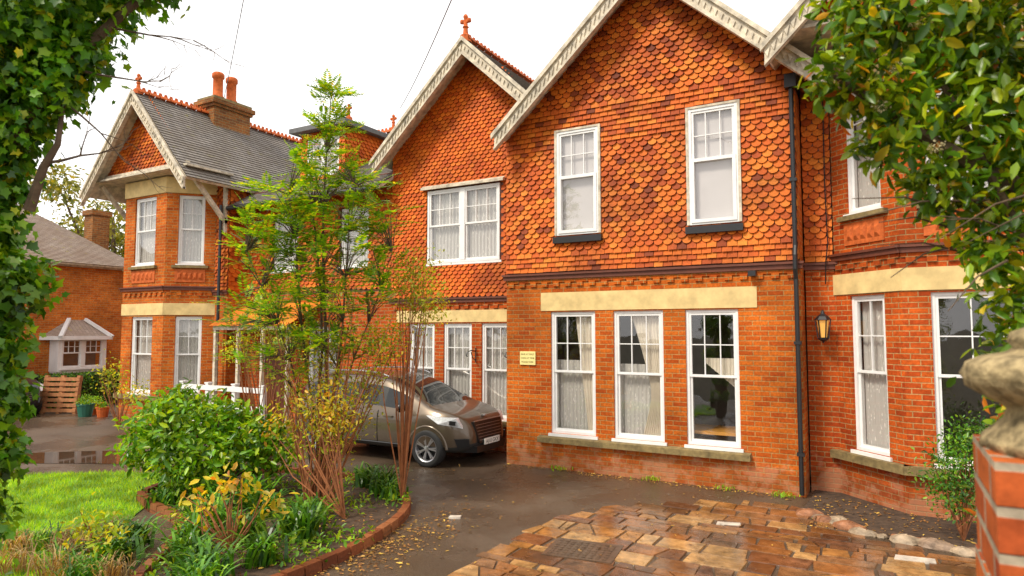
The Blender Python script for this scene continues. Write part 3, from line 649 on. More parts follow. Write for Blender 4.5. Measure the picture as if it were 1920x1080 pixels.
while y<9.9:
    h=random.choice((.16,.22,.28,.34)); x=-4.1+random.uniform(0,.3)
    while x<5.0:
        wd=random.uniform(.24,.64); jj=lambda s=.022: random.uniform(-s,s)
        q=[(x+.012+jj(),y+.010+jj(.010)),(x+wd-.012+jj(),y+.010+jj(.010)),(x+wd-.012+jj(),y+h-.010+jj(.010)),(x+.012+jj(),y+h-.010+jj(.010))]
        polys=[q]
        if random.random()<.35 and wd>.32:
            t1=random.uniform(.2,.8);t2=random.uniform(.2,.8); a_=(q[0][0]+(q[1][0]-q[0][0])*t1,q[0][1]); b_=(q[3][0]+(q[2][0]-q[3][0])*t2,q[3][1])
            polys=[[q[0],(a_[0]-.010,a_[1]),(b_[0]-.010,b_[1]),q[3]],[(a_[0]+.010,a_[1]),q[1],q[2],(b_[0]+.010,b_[1])]]
        for p4 in polys:
            cx_=sum(p[0] for p in p4)/4; cy_=sum(p[1] for p in p4)/4
            if cx_<ex(cy_)+.02 or (cx_>-1.1 and cy_>ty(cx_)-.02) : continue
            pts=[]
            for (a_,b_) in p4:
                b_+=.05*math.sin(a_*.9)
                a_=max(a_,ex(b_)-.05+random.uniform(0,.05))
                if a_>-1.1: b_=min(b_,ty(a_))
                pts.append((a_,b_))
            zt=.021+random.uniform(-.002,.003); c_=Vector((cx_,cy_))
            top=[tuple(Vector(p).lerp(c_,.035)) for p in pts]
            mb.hexa([(*p,.0) for p in pts]+[(*p,zt) for p in top])
        x+=wd
    y+=h
o=mb.build('paved_path',SLAB); o['kind']='structure'
def brick_row(mb,path,w,h,z,l=.215,gap=.012):
    pts=[Vector((p[0],p[1],0)) for p in path]
    cum=[0]
    for a,b in zip(pts,pts[1:]): cum.append(cum[-1]+(b-a).length)
    def at(s):
        for i in range(len(cum)-1):
            if s<=cum[i+1]: return pts[i].lerp(pts[i+1],(s-cum[i])/max(1e-6,cum[i+1]-cum[i]))
        return pts[-1]
    s=0
    while s+l<cum[-1]:
        a=at(s);b=at(s+l-gap); d=(b-a).normalized(); r=Vector((-d.y,d.x,0)); zz=z+random.uniform(-.5,.5)*min(.014,h*.2)
        a=a+r*random.uniform(-.006,.006)
        a2,b2=a+r*w,b+r*w; o=Vector((0,0,1)); ins=.006; sg_=1 if w>0 else -1
        mb.hexa([a+o*(-.02),b+o*(-.02),b2+o*(-.02),a2+o*(-.02),a+d*ins+r*ins*sg_+o*(zz+h),b-d*ins+r*ins*sg_+o*(zz+h),b2-d*ins-r*ins*sg_+o*(zz+h),a2+d*ins-r*ins*sg_+o*(zz+h)])
        s+=l
bedpts=smooth_poly([(-9.5,5.8),(-9.65,6.9),(-9.0,7.8),(-7.8,8.1),(-6.3,7.75),(-5.5,6.95),(-5.12,5.9),(-4.98,4.8),(-5.1,3.9),(-5.5,3.3),(-6.1,3.6),(-6.9,4.5),(-7.7,5.15),(-8.7,5.4)])
sheet('soil_bed',bedpts,.05,SOIL)
bed=[(x,y) for x,y in bedpts]
mb=MB(); brick_row(mb,bed+[bed[0]],-.11,.12,0,l=.225,gap=.012)
o=mb.build('brick_edging',m_tile('edging_brick',[(0,(.14,.04,.018)),(.5,(.25,.075,.027)),(1,(.34,.13,.05))],.5)); tag(o,'curved red brick edging around the planted bed','edging')
sheet('soil_bed',[(-1.05,10.5),(-1.1,9.55),(-.45,9.0),(.6,8.7),(2.5,8.5),(6,8.5),(6,11),(-1.05,11)],.022,SOIL)
def rock(c,s,mat=ROCK,name='border_rock'):
    mb=MB(); rows=[]; ph=[random.uniform(0,6) for _ in range(4)]
    for i in range(7):
        t=math.pi*i/6; row=[]
        for k in range(10):
            a=2*math.pi*k/10; r=1+.22*math.sin(2*a+ph[0])+.14*math.sin(3*a+ph[1]+t)+.1*math.sin(5*a+ph[2])
            row.append((c[0]+s[0]*r*math.sin(t)*math.cos(a),c[1]+s[1]*r*math.sin(t)*math.sin(a),c[2]+s[2]*math.cos(t)*(1+.15*math.sin(a+ph[3]))))
        rows.append(row)
    mb.grid(rows,0,True); o=mb.build(name,mat); tag(o,'rough brown stone edging the soil bed by the bay','rock','rocks edging the soil bed'); return o
rp=smooth_poly([(-1.05,9.55),(-.45,8.98),(.6,8.68),(2.3,8.5)],9,False)
RK=[ROCK,m_plain('pale_rock',(.42,.31,.20),.6,.6,10,bumpd=.03),m_plain('red_rock',(.34,.14,.06),.6,.6,10,bumpd=.03)]
for i,(x,y) in enumerate(rp):
    s=random.uniform(.06,.17)
    rock((x+random.uniform(-.08,.08),y+random.uniform(-.05,.2),.02),(s,s*.75,s*.5),random.choice(RK))
mb=MB(); M=Matrix.Translation((-2.97,6.77,0))@Matrix.Rotation(rad(8),4,'Z'); mb.M=M
mb.box(-.38,.38,-.3,.3,0,.028)
for i in range(9):
    for j in range(7): mb.box(-.33+i*.075,-.29+i*.075,-.25+j*.075,-.21+j*.075,.027,.033)
o=mb.build('drain_cover',m_plain('rusty_iron',(.15,.095,.06),.3,.5,20,metal=.3)); tag(o,'rusty cast iron inspection cover set in paving','drain cover')
PALE=m_plain('pale_slab',(.66,.58,.48),.4,.4,9)
for (x,y,a,w,h) in ((-1.81,8.56,20,.15,.06),(.145,8.22,10,.20,.075),(-4.92,7.15,30,.08,.05)):
    mb=MB(); mb.M=Matrix.Translation((x,y,0))@Matrix.Rotation(rad(a),4,'Z'); mb.hexa([(-w,-h,0),(w*.9,-h*1.1,0),(w,h*.8,0),(-w*.8,h,0),(-w,-h,.028),(w*.9,-h*1.1,.028),(w,h*.8,.028),(-w*.8,h,.028)]); o=mb.build('pale_stone_slab',PALE); tag(o,'pale flat stone slab set among wet paving','stone slab')

# ============================================================ foliage
T_OVAL=(np.array([(0,0,0),(.33,.21,.05),(.72,.17,.04),(1,0,-.08),(.33,-.21,.05),(.72,-.17,.04)],float),[(0,1,2,3),(0,3,5,4)])
T_IVY=(np.array([(0,0,0),(-.12,.32,.03),(.15,.34,.04),(.40,.52,.03),(.56,.22,.04),(1,0,-.05),(-.12,-.32,.03),(.15,-.34,.04),(.40,-.52,.03),(.56,-.22,.04)],float),[(0,1,2,3,4,5),(0,5,9,8,7,6)])
T_LET=(np.array([(0,0,0),(.45,.19,.0),(1,0,-.05),(.45,-.19,0)],float),[(0,1,2,3)])
def place(name,P,X,Nn,S,tmpl,mat,parent=None):
    V,Fc=tmpl; P=np.asarray(P,float);X=np.asarray(X,float);Nn=np.asarray(Nn,float);S=np.asarray(S,float)
    n=len(P); X=X/np.linalg.norm(X,axis=1,keepdims=True); Y=np.cross(Nn,X); Y/=np.maximum(np.linalg.norm(Y,axis=1,keepdims=True),1e-6); Z=np.cross(X,Y)
    vv=P[:,None,:]+S[:,None,None]*(V[None,:,0,None]*X[:,None,:]+V[None,:,1,None]*Y[:,None,:]+V[None,:,2,None]*Z[:,None,:])
    vv=vv.reshape(-1,3); k=len(V); fl=len(Fc); fs=len(Fc[0])
    idx=(np.array(Fc).reshape(-1)[None,:]+(np.arange(n)*k)[:,None]).reshape(-1)
    me=bpy.data.meshes.new(name); me.vertices.add(len(vv)); me.vertices.foreach_set('co',vv.ravel())
    me.loops.add(len(idx)); me.loops.foreach_set('vertex_index',idx.astype(np.int32))
    me.polygons.add(n*fl); me.polygons.foreach_set('loop_start',np.arange(0,n*fl*fs,fs,dtype=np.int32))
    me.update(calc_edges=True); me.materials.append(mat)
    o=bpy.data.objects.new(name,me); COL.objects.link(o)
    if parent is not None: attach(o,parent)
    return o
def blobpts(blobs,dens,shell=.5):
    out=[];nr=[]
    for b in blobs:
        x,y,z,rx,ry,rz=b[:6]; n=int(dens*(rx*ry+ry*rz+rx*rz)/3*12.6*(b[6] if len(b)>6 else 1))
        d=rng.normal(size=(n,3)); d/=np.linalg.norm(d,axis=1,keepdims=True)
        r=shell+(1-shell)*rng.random((n,1))**.6; r*=1+.2*rng.normal(size=(n,1))
        out.append(np.array([x,y,z])+d*r*np.array([rx,ry,rz])); nr.append(d)
    return np.vstack(out),np.vstack(nr)
def leafcloud(name,P,D,size,tmpl,mat,parent,up=.6,spread=.7,droop=.3):
    n=len(P); Nn=D*.7+np.array([0,0,up])+rng.normal(size=(n,3))*spread; X=rng.normal(size=(n,3))+np.array([0,0,-droop])+D*.5
    return place(name,P,X,Nn,size*(.6+.7*rng.random(n)),tmpl,mat,parent)
def B3(x,y,z,r,f=1): return (x,y,z,r,r,r,f)

ivy=thing('ivy_clad_tree',(-4.25,1.65,0),'tree trunk thickly covered in glossy green ivy by lawn','tree')
mb=MB(); mb.tube([(-4.3,1.6,-.1),(-4.28,1.6,1.2),(-4.24,1.62,2.4),(-4.25,1.62,3.4),(-4.15,1.7,4.6)],[.15,.12,.1,.09,.08],10)
mb.tube([(-4.2,1.65,3.2),(-3.9,1.8,3.75),(-3.55,2.0,4.15),(-3.3,2.15,4.4)],[.05,.035,.025,.015],7)
def twig(p,d,L,r,depth):
    pts=[Vector(p)];dd=Vector(d).normalized()
    for i in range(4):
        dd=(dd+Vector((random.uniform(-.25,.25),random.uniform(-.25,.25),random.uniform(-.2,.25)))).normalized(); pts.append(pts[-1]+dd*L/4)
    mb.tube(pts,[r*(1-.2*i) for i in range(5)],5)
    if depth>0:
        for i in (2,3,4):
            nd=(dd+Vector((random.uniform(-.8,.8),random.uniform(-.8,.8),random.uniform(-.6,.6)))).normalized(); twig(pts[i],nd,L*.5,r*.5,depth-1)
mb.tube([(-4.02,1.78,3.05),(-3.93,1.8,3.28),(-3.86,1.83,3.4),(-3.84,1.84,3.62)],[.030,.022,.016,.010],7)
twig((-3.93,1.8,3.3),(.45,.3,.15),.36,.010,2); twig((-3.75,1.88,3.8),(.9,.5,-.15),.50,.008,2); twig((-3.82,1.85,3.62),(.7,.4,-.5),.46,.007,2); twig((-3.65,1.95,4.05),(.9,.5,-.1),.46,.008,2)
mb.build('trunk',TRUNK,ivy)
ib=[B3(-4.15,1.66,4.0,.42),B3(-3.85,1.83,4.18,.31),B3(-3.60,1.98,4.34,.22),B3(-3.42,2.08,4.45,.21),B3(-3.95,1.8,3.77,.22),B3(-3.80,1.88,3.90,.15),B3(-4.08,1.70,3.5,.20),B3(-4.14,1.68,3.2,.18),B3(-4.18,1.66,2.95,.16),
    B3(-4.08,1.71,2.65,.20),B3(-4.14,1.69,2.35,.18),B3(-4.14,1.69,2.05,.18),B3(-4.15,1.69,1.75,.17),B3(-4.18,1.68,1.4,.16),B3(-4.2,1.67,1.0,.17),B3(-4.24,1.65,.5,.2),B3(-4.4,1.5,2.6,.4,.6),B3(-4.45,1.5,3.6,.4,.6),B3(-4.4,1.5,1.6,.35,.6)]
P,D=blobpts(ib,1350,.45); leafcloud('crown',P,D,.054,T_IVY,L_IVY,ivy,up=.35,spread=.5,droop=1.0)
vb=thing('viburnum_bush',(.7,3.0,0),'tall glossy evergreen bush with cream flower heads over gate','bush')
mb=MB()
for a,b,c in (((.7,3.1,0),(.6,3.05,1.6),(.45,2.98,2.9)),((.75,3.05,0),(.75,3.1,1.9),(.2,2.85,3.3)),((.8,3.2,0),(.9,3.2,2),(.6,3.1,3.6)),((.45,2.98,2.9),(.15,2.85,3.1),(-.15,2.68,3.35))):
    mb.tube([a,b,c],[.035,.028,.012],7)
for _ in range(14):
    a=np.array([.3,2.93,2.75])+rng.normal(size=3)*.12; e=a+np.array([-.26,-.15,rng.uniform(-.15,.1)])+rng.normal(size=3)*.08
    mb.tube([tuple(a),tuple((a+e)/2+np.array([0,0,.03])),tuple(e)],[.005,.003,.0015],4)
mb.build('trunk',TRUNK,vb)
vbl=[B3(-.04,2.72,3.60,.17),B3(.177,2.864,3.55,.25),B3(.437,3.01,3.5,.32),B3(-.12,2.69,3.34,.13),B3(.05,2.79,3.25,.17),B3(.333,2.95,3.2,.25),B3(-.0,2.76,3.07,.10),B3(.16,2.85,2.95,.12),B3(.37,2.97,2.87,.20),B3(.32,2.93,2.67,.09),B3(.43,3.0,2.5,.14),B3(.42,2.98,2.3,.10),B3(.40,2.96,2.12,.10),B3(.42,2.99,1.95,.13),B3(.38,2.97,1.75,.12),B3(.7,3.1,3.2,.45,.5),B3(.7,3.1,2.4,.4,.5),B3(.75,3.1,1.4,.45,.5),B3(.2,2.9,3.9,.3,.3)]
P,D=blobpts(vbl,1200,.3); leafcloud('crown',P,D,.062,T_OVAL,L_BUSH,vb,up=.8,spread=.6,droop=.6)
fl=[]
for c in ((.0,2.66,3.2),(.12,2.70,3.5),(-.12,2.64,3.38),(.16,2.74,3.05),(-.06,2.66,3.62),(.05,2.67,3.33)): fl.append((*c,.03,.03,.02))
P,D=blobpts(fl,11000,.3); leafcloud('blossom',P,D,.011,T_LET,L_FLOW,vb)
row=thing('rowan_tree',(-6.84,6.7,0),'slender young tree with feathery pinnate leaves in brick-edged bed','tree')
Rv=np.array([.869,.495,0]); Fv=np.array([-.495,.869,0]); base=np.array([-6.84,6.7,0.])
mb=MB(); stems=[]
for dx,dyy,h in ((0,.1,5.75),(-.55,.0,4.3),(.5,-.1,4.4),(-.25,.2,4.9),(.9,.1,3.5),(-1.0,-.1,3.5)):
    pts=[]
    for i in range(8):
        t=i/7; p=base+Rv*(dx*t**1.3+.05*math.sin(t*7+dx*9))+Fv*(dyy*t+.04*math.sin(t*5))+np.array([0,0,h*t]); pts.append(p)
    stems.append(pts); mb.tube([tuple(p) for p in pts],[.028*(1-.8*i/7)*(h/5) for i in range(8)],6)
cb=[(.08,5.4,.26,.42,26),(0,4.65,.5,.4,52),(-.55,4.1,.6,.45,60),(.55,4.1,.5,.5,48),(-.85,3.4,.55,.45,50),(.1,3.45,.8,.5,76),(-.1,2.7,.85,.5,64),(-.5,2.2,.8,.4,36),(.75,3.1,.4,.4,22),(-1.05,2.6,.4,.35,22),(.5,2.2,.4,.3,10)]
LP=[];LX=[];LN=[];LS=[]
def frond(p,d,L,npair,ls):
    d=d/np.linalg.norm(d); side=np.cross(d,[0,0,1]); side/=np.linalg.norm(side)+1e-6
    nrm=np.cross(side,d)
    for i in range(npair):
        t=(i+1)/npair; q=p+d*L*t+np.array([0,0,-.22*L*t*t]); fw=ls*(.75+.5*math.sin(math.pi*t))
        for s_ in (-1,1):
            LP.append(q); LX.append(side*s_*.9+d*.55+np.array([0,0,-.12])); LN.append(nrm+rng.normal(size=3)*.15); LS.append(fw)
    LP.append(p+d*L+np.array([0,0,-.22*L])); LX.append(d); LN.append(nrm); LS.append(ls)
for (r,z,rr,rz,n) in cb:
    for _ in range(n):
        d=rng.normal(size=3); d/=np.linalg.norm(d); q=base+Rv*r+np.array([0,0,z])+(Rv*d[0]*rr+Fv*d[1]*rr+np.array([0,0,d[2]*rz]))*rng.random()**.35
        best=min(((np.linalg.norm(np.array(s)-q+np.array([0,0,.25])),tuple(s)) for st in stems for s in st[2:]),key=lambda a:a[0])
        s=np.array(best[1]); mid=(s+q)/2+np.array([0,0,.05]); mb.tube([tuple(s),tuple(mid),tuple(q)],[.009,.006,.003],4)
        for k in range(3):
            dd=(q-s)/max(.2,np.linalg.norm(q-s))*.6+rng.normal(size=3)*.6; dd[2]=abs(dd[2])*.4+.1
            frond(q if k==0 else mid+(q-mid)*rng.random(),dd,.27+.15*rng.random(),8,.070)
mb.build('trunk',TRUNK,row)
place('crown',LP,LX,LN,LS,T_LET,L_ROW,row)
rs=thing('red_stemmed_shrub',(-6.7,6.6,0),'fan of bare red-brown stems with yellowing leaves in bed','shrub')
mb=MB(); tips=[]
for i in range(44):
    a=random.uniform(0,6.28); b0=np.array([-6.72,6.55,0.])+np.array([math.cos(a),math.sin(a),0])*random.uniform(.03,.2)
    sp=random.uniform(-.75,.95); sf=random.uniform(-.4,.4); h=random.uniform(1.3,2.9)
    pts=[b0+Rv*sp*t**1.2*h/2.2+Fv*sf*t+np.array([0,0,h*t])+rng.normal(size=3)*.02 for t in (0,.25,.5,.75,1)]
    mb.tube([tuple(p) for p in pts],[.014,.012,.010,.007,.004],5); tips+=[p for p in pts[2:]]
    for _ in range(3):
        q=pts[random.randint(2,4)]; e=q+Rv*random.uniform(-.35,.35)+Fv*random.uniform(-.3,.3)+np.array([0,0,random.uniform(.1,.4)])
        mb.tube([tuple(q),tuple(e)],[.006,.003],4); tips.append(e); tips.append((q+e)/2)
mb.build('stem',STEMR,rs)
tp=np.array(tips); P=np.repeat(tp,7,axis=0)+rng.normal(size=(len(tp)*7,3))*.10
leafcloud('foliage',P,rng.normal(size=P.shape)*.4,.058,T_OVAL,L_YGR,rs)
def airy(loc,blobs,n,mat,size,label,name='garden_shrub',stem=STEMR,dens=300):
    t=thing(name,loc,label,'shrub'); mb=MB(); P,D=blobpts(blobs,dens,.15)
    for _ in range(n):
        q=P[random.randint(0,len(P)-1)]; m=np.array(loc)*.45+q*.55+rng.normal(size=3)*.06
        mb.tube([tuple(loc),tuple(m),tuple(q)],[.011,.008,.003],5)
    mb.build('stem',stem,t); leafcloud('foliage',P,D,size,T_OVAL,mat,t); return t
airy((-5.9,7.3,0.05),[(-5.75,7.35,3.15,.5,.4,.45),(-5.6,7.4,2.75,.4,.35,.35),(-6.1,7.2,2.3,.4,.3,.35)],26,L_YGR,.052,'airy shrub with fine yellow-green leaves beside the sapling',dens=320)
airy((-8.6,7.3,0.05),[(-8.9,7.3,2.6,.5,.4,.35),(-8.3,7.4,2.3,.6,.4,.3),(-9.1,7.1,2.1,.4,.3,.3)],30,L_YGR,.052,'thin shrub with small yellow-green leaves in the bed',dens=260)
airy((-6.0,6.3,0.05),[(-6.1,6.2,1.35,.4,.3,.35),(-6.5,6.3,1.5,.35,.3,.45),(-7.1,6.2,1.2,.3,.3,.3)],14,L_YEL,.07,'low shrub with bright yellow autumn leaves',dens=95)
airy((-16.2,9.3,0.05),[(-16.4,9.2,1.3,.55,.4,.5),(-15.6,9.3,.9,.5,.4,.35)],16,L_YGR,.08,'rose bush in front of the bay window',dens=90)
shr=thing('round_shrub',(-8.8,6.3,0),'dense rounded glossy green shrub in brick-edged bed','shrub')
mb=MB()
sb=[(-8.9,6.2,1.05,.75,.7,.45),(-9.4,5.95,.95,.4,.45,.4),(-8.1,6.55,.85,.5,.5,.38),(-8.7,6.3,.7,.9,.7,.4),(-9.15,6.1,1.35,.35,.35,.22),(-8.5,6.4,1.15,.4,.35,.22),(-7.85,6.7,.65,.4,.4,.36),(-9.5,5.9,.7,.35,.4,.35),(-8.6,5.9,.5,.6,.4,.3)]
for _ in range(22):
    b=random.choice(sb); mb.tube([(-8.8+random.uniform(-.15,.15),6.3+random.uniform(-.15,.15),0),((-8.8+b[0])/2,(6.3+b[1])/2,b[2]*.45),(b[0]+random.uniform(-.3,.3),b[1]+random.uniform(-.3,.3),b[2])],[.022,.015,.006],6)
mb.build('stem',TRUNK,shr)
P,D=blobpts(sb,270,.45); leafcloud('foliage',P,D,.115,T_OVAL,L_SHR,shr,up=.9,spread=.55)
def strap(loc,n,h,mat,label,name='strap_leaf_plant',wd=.02,cat='plant',grp='strap-leaved plants in the bed'):
    mb=MB(); x,y=loc
    for _ in range(n):
        a=random.uniform(0,6.28); L=h*random.uniform(.6,1.15); out=random.uniform(.2,.8)*L; bx,by=x+random.gauss(0,.09),y+random.gauss(0,.09)
        dr=(math.cos(a),math.sin(a)); sd=(-dr[1],dr[0]); rows=[]
        for i in range(6):
            t=i/5; r=out*t**1.4; z=.03+L*(t-.45*t**3); w=wd*(1-t)**.5*(1 if t<1 else 0)+.001
            rows.append([(bx+dr[0]*r-sd[0]*w,by+dr[1]*r-sd[1]*w,z),(bx+dr[0]*r+sd[0]*w,by+dr[1]*r+sd[1]*w,z)])
        mb.grid(rows)
    o=mb.build(name,mat); tag(o,label,cat,grp); return o
for x,y,h in ((-6.95,7.8,.55),(-6.5,7.6,.6),(-6.2,7.4,.45),(-5.86,5.43,.6),(-6.3,6.0,.5),(-8.08,5.9,.6),(-7.5,6.1,.65),(-7.6,5.5,.5),(-7.1,5.2,.55),(-6.7,4.7,.5),(-5.6,4.7,.55),(-6.1,5.6,.5),(-7.0,5.9,.5),(-6.4,5.1,.5),(-5.75,4.2,.5),(-6.2,4.3,.5),(-5.5,3.9,.5),(-7.3,4.4,.45),(-6.9,4.0,.5),(-8.6,5.6,.4)):
    strap((x,y),80,h,L_STR,'clump of dark green strap-shaped leaves in the bed')
for x,y,h in ((-7.9,4.5,.30),(-7.9,4.0,.35),(-7.4,3.8,.35),(-8.2,3.7,.35),(-7.0,3.5,.4),(-6.5,3.7,.35),(-7.6,3.4,.35)):
    strap((x,y),90,h,L_DRY,'clump of dry straw-coloured grass by lawn','dry_grass_clump',.006,'grass','dry grass clumps')
for x,y,h in ((-7.7,4.3,.35),(-8.1,3.9,.35),(-7.2,3.7,.4),(-6.7,3.6,.4)):
    strap((x,y),90,h,L_STR,'clump of tall green grass at the lawn edge','green_grass_clump',.009,'grass','green grass clumps')
for x,y,h in ((-5.0,10.4,.09),(-3.4,10.4,.10),(-2.2,10.4,.07),(-1.4,10.35,.10)):
    strap((x,y),40,h,L_GRS,'small green weed tuft growing at the wall base','weed_tuft',.008,'weed','weeds along the wall base')
airy((-6.2,4.8,.05),[(-6.25,4.8,.78,.33,.3,.22),(-5.95,4.95,.55,.28,.25,.2),(-6.6,4.7,.55,.25,.25,.2)],20,L_YEL,.105,'low plant with large yellow autumn leaves','yellow_leaf_plant',dens=62)
airy((-7.4,4.0,.02),[(-7.4,4.0,.35,.4,.35,.2),(-6.9,3.8,.3,.35,.3,.2)],14,L_YGR,.07,'low weedy green plant at the edge of lawn','weedy_plant',dens=120)
airy((.65,9.2,.02),[(.6,9.2,.7,.35,.35,.45),(.8,9.3,1.1,.3,.3,.35)],20,L_STR,.05,'small dark green shrub against the bay wall','bay_shrub',dens=1000)
def pip(x,y,poly):
    c=np.zeros(len(x),bool); n=len(poly)
    for i in range(n):
        x1,y1=poly[i];x2,y2=poly[(i+1)%n]
        if y1==y2: continue
        c^=((y1>y)!=(y2>y))&(x<(x2-x1)*(y-y1)/(y2-y1)+x1)
    return c
def scatter(poly,n,ex=None):
    a=np.array(poly); x=rng.uniform(a[:,0].min(),a[:,0].max(),n*3); y=rng.uniform(a[:,1].min(),a[:,1].max(),n*3); k=pip(x,y,poly)
    if ex is not None: k&=~pip(x,y,ex)
    k=np.where(k)[0][:n]; return np.stack([x[k],y[k],np.zeros(len(k))],1)
T_BL=(np.array([(0,.0,-.09),(0,0,.09),(1,0,0)],float),[(0,1,2)])
P=scatter(lawnp,75000,bedpts); P=P[P[:,1]>1.5]; n=len(P); P[:,2]=.015
X=rng.normal(size=(n,3))*.45; X[:,2]=1
o=place('lawn_grass',P,X,rng.normal(size=(n,3)),.035+.05*rng.random(n),T_BL,L_GRS); o['kind']='stuff'; o['label']='short bright green lawn grass'; o['category']='grass'
P=scatter(bedpts,5200); P[:,2]=.05+.12*rng.random(len(P)); n=len(P); k=np.sin(P[:,0]*3.1)*np.sin(P[:,1]*2.7)+rng.normal(size=n)*.3>.05; P=P[k]
o=place('ground_cover',P,rng.normal(size=P.shape),np.tile([0,0,1.],(len(P),1))+rng.normal(size=P.shape)*.5,.05+.04*rng.random(len(P)),T_OVAL,L_SHR); o['kind']='stuff'; o['label']='low green ground cover leaves in the bed'; o['category']='ground cover'
P=scatter(bedpts,1500); P[:,2]=.06; P2=np.stack([rng.normal(-4.95,.25,900),rng.normal(5.6,1.1,900),np.full(900,.02)],1); P3=np.stack([rng.uniform(-7,-1,320),rng.uniform(4,10,320),np.full(320,.03)],1); P4=np.stack([rng.uniform(-6,-1.2,400),10.45-np.abs(rng.normal(0,.12,400)),np.full(400,.02)],1); P5=np.stack([rng.uniform(-1,1.5,500),rng.uniform(8.9,10.6,500),np.full(500,.035)],1)
P=np.vstack([P,P2,P3,P4,P5]); n=len(P)
Nn=np.tile([0,0,1.],(n,1))+rng.normal(size=(n,3))*.3; X=rng.normal(size=(n,3)); X[:,2]*=.1
o=place('fallen_leaves',P,X,Nn,.02+.04*rng.random(n),T_OVAL,L_FALL); o['kind']='stuff'; o['label']='scattered brown fallen leaves on bed and drive'; o['category']='leaves'
def far_tree(loc,h,r,label):
    t=thing('background_tree',loc,label,'tree'); mb=MB(); x,y,z=loc
    mb.tube([(x,y,0),(x+.2,y,h*.4),(x-.1,y,h*.8)],[.3,.2,.06],8); bl=[]
    for k in range(14):
        a=random.uniform(0,6.28); q=random.uniform(.1,.75)*r; zz=h*random.uniform(.45,.95); c=(x+q*math.cos(a),y+q*math.sin(a),zz); s=r*random.uniform(.2,.42)
        mb.tube([(x,y,h*random.uniform(.3,.5)),c],[.09,.02],5); bl.append((*c,s,s,s*.8))
    mb.build('trunk',TRUNK,t); P,D=blobpts(bl,26,.3); leafcloud('crown',P,D,.28,T_OVAL,L_TREE,t)
far_tree((-36,20,0),10.6,3.8,'tree with thin yellowing foliage behind the neighbouring roof')
far_tree((-41,14,0),9.0,3.5,'tree with thin yellowing foliage behind the neighbouring roof')
hd=thing('clipped_hedge',(-22.4,11.2,0),'low clipped green hedge in front of the brick house','hedge')
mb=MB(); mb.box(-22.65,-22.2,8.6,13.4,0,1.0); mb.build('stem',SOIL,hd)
n=9000; P=np.stack([rng.uniform(-22.75,-22.05,n),rng.uniform(8.5,13.6,n),1.07-np.abs(rng.normal(0,.3,n))],1); P[::2,0]=rng.normal(-22.1,.05,len(P[::2])); P[::2,2]=rng.uniform(.05,1.07,len(P[::2]))
leafcloud('foliage',P,np.tile([.6,-.3,.5],(n,1)),.075,T_OVAL,L_STR,hd)

# ============================================================ gate pier
gp=thing('gate_pier',(.37,1.7,0),'brick gate pier with lichen-covered turned stone cap','gate pier')
mb=MB()
for i in range(27):
    z0=-.08+i*.083; j=random.uniform(-.004,.004); mb.box(.155+j,.56,1.5+j,1.875,z0,z0+.083) 
mb.build('pier',BRICK_P,gp)
mb=MB(); prof=[(.0,0),(.215,0),(.215,.02),(.20,.035),(.178,.06),(.17,.08),(.18,.092),(.205,.105),(.232,.125),(.243,.15),(.238,.172),(.212,.186),(.17,.194),(.155,.205),(.165,.218),(.16,.235),(.12,.25),(.06,.258),(0,.26)]
rows=[]
for r,h in prof:
    row_=[]
    for k in range(40):
        a=2*math.pi*k/40; q=r*(1+.02*math.sin(5*a+h*40)+.014*math.sin(11*a+h*90)+random.uniform(-.008,.008)); row_.append((.372+q*math.cos(a),1.69+q*math.sin(a),2.161+h+random.uniform(-.0015,.0015)))
    rows.append(row_)
mb.grid(rows,0,True)
mb.build('stone_cap',PIERST,gp,smooth=True)

# ============================================================ pallet, pots, fence, wires
pl=MB(); pl.M=Matrix.Translation((-21,10.3,0))@Matrix.Rotation(rad(25),4,'Z')@Matrix.Rotation(rad(-8),4,'X')
for i in range(7): pl.box(-.55,.55,-.07,-.05,.04+i*.15,.14+i*.15)
for x in (-.55,-.05,.45): pl.box(x,x+.1,-.05,.05,0,1.1)
for i in range(3): pl.box(-.55,.55,.05,.07,.05+i*.45,.15+i*.45)
o=pl.build('wooden_pallet',PALLET); tag(o,'reddish wooden pallet standing upright beside hedge','pallet')
GREENP=m_plain('green_plastic',(.02,.12,.08),.4,.2,5)
for i,(x,y,s) in enumerate(((-19.6,10.3,.22),(-19.1,10.5,.17),(-19.9,10.7,.2))):
    t=thing('plant_pot',(x,y,0),'small plastic tub with plant on the driveway','plant pot','pots on the driveway')
    mb=MB(); mb.lathe((x,y,0),[(0,0.005),(s*.75,0.005),(s,s*1.5),(s*1.08,s*1.5),(s*1.08,s*1.65),(s*.9,s*1.6),(s*.85,s*1.4),(0,s*1.4)],14); mb.build('pot',GREENP if i==0 else TERRA,t)
    P,D=blobpts([(x,y,s*2,s,s,s*.8)],600,.3); leafcloud('foliage',P,D,.06,T_OVAL,L_SHR,t)
fn=MB()
for x in (-14.2,-13.3,-12.4,-11.5): fn.box(x-.05,x+.05,9.55,9.65,0,1.22); fn.box(x-.065,x+.065,9.535,9.665,1.22,1.25)
for z in (.3,.69,1.08): fn.box(-14.25,-11.45,9.53,9.548,z,z+.11)
o=fn.build('white_fence',WHITE); tag(o,'white painted timber rail fence beside the driveway','fence')
for a,b in (((-16.6,12.2,9.1),(-8.0,6.4,8.9)),((-11.2,13.6,8.35),(-4.6,6.8,7.2))):
    mb=MB(); a=Vector(a);b=Vector(b); b=a+(b-a)*1.5
    mb.tube([a.lerp(b,t)-Vector((0,0,.25*4*t*(1-t))) for t in [i/10 for i in range(11)]],[.009]*11,5); o=mb.build('telephone_wire',BLACK); tag(o,'thin black overhead telephone wire running to the roof','wire','overhead wires')

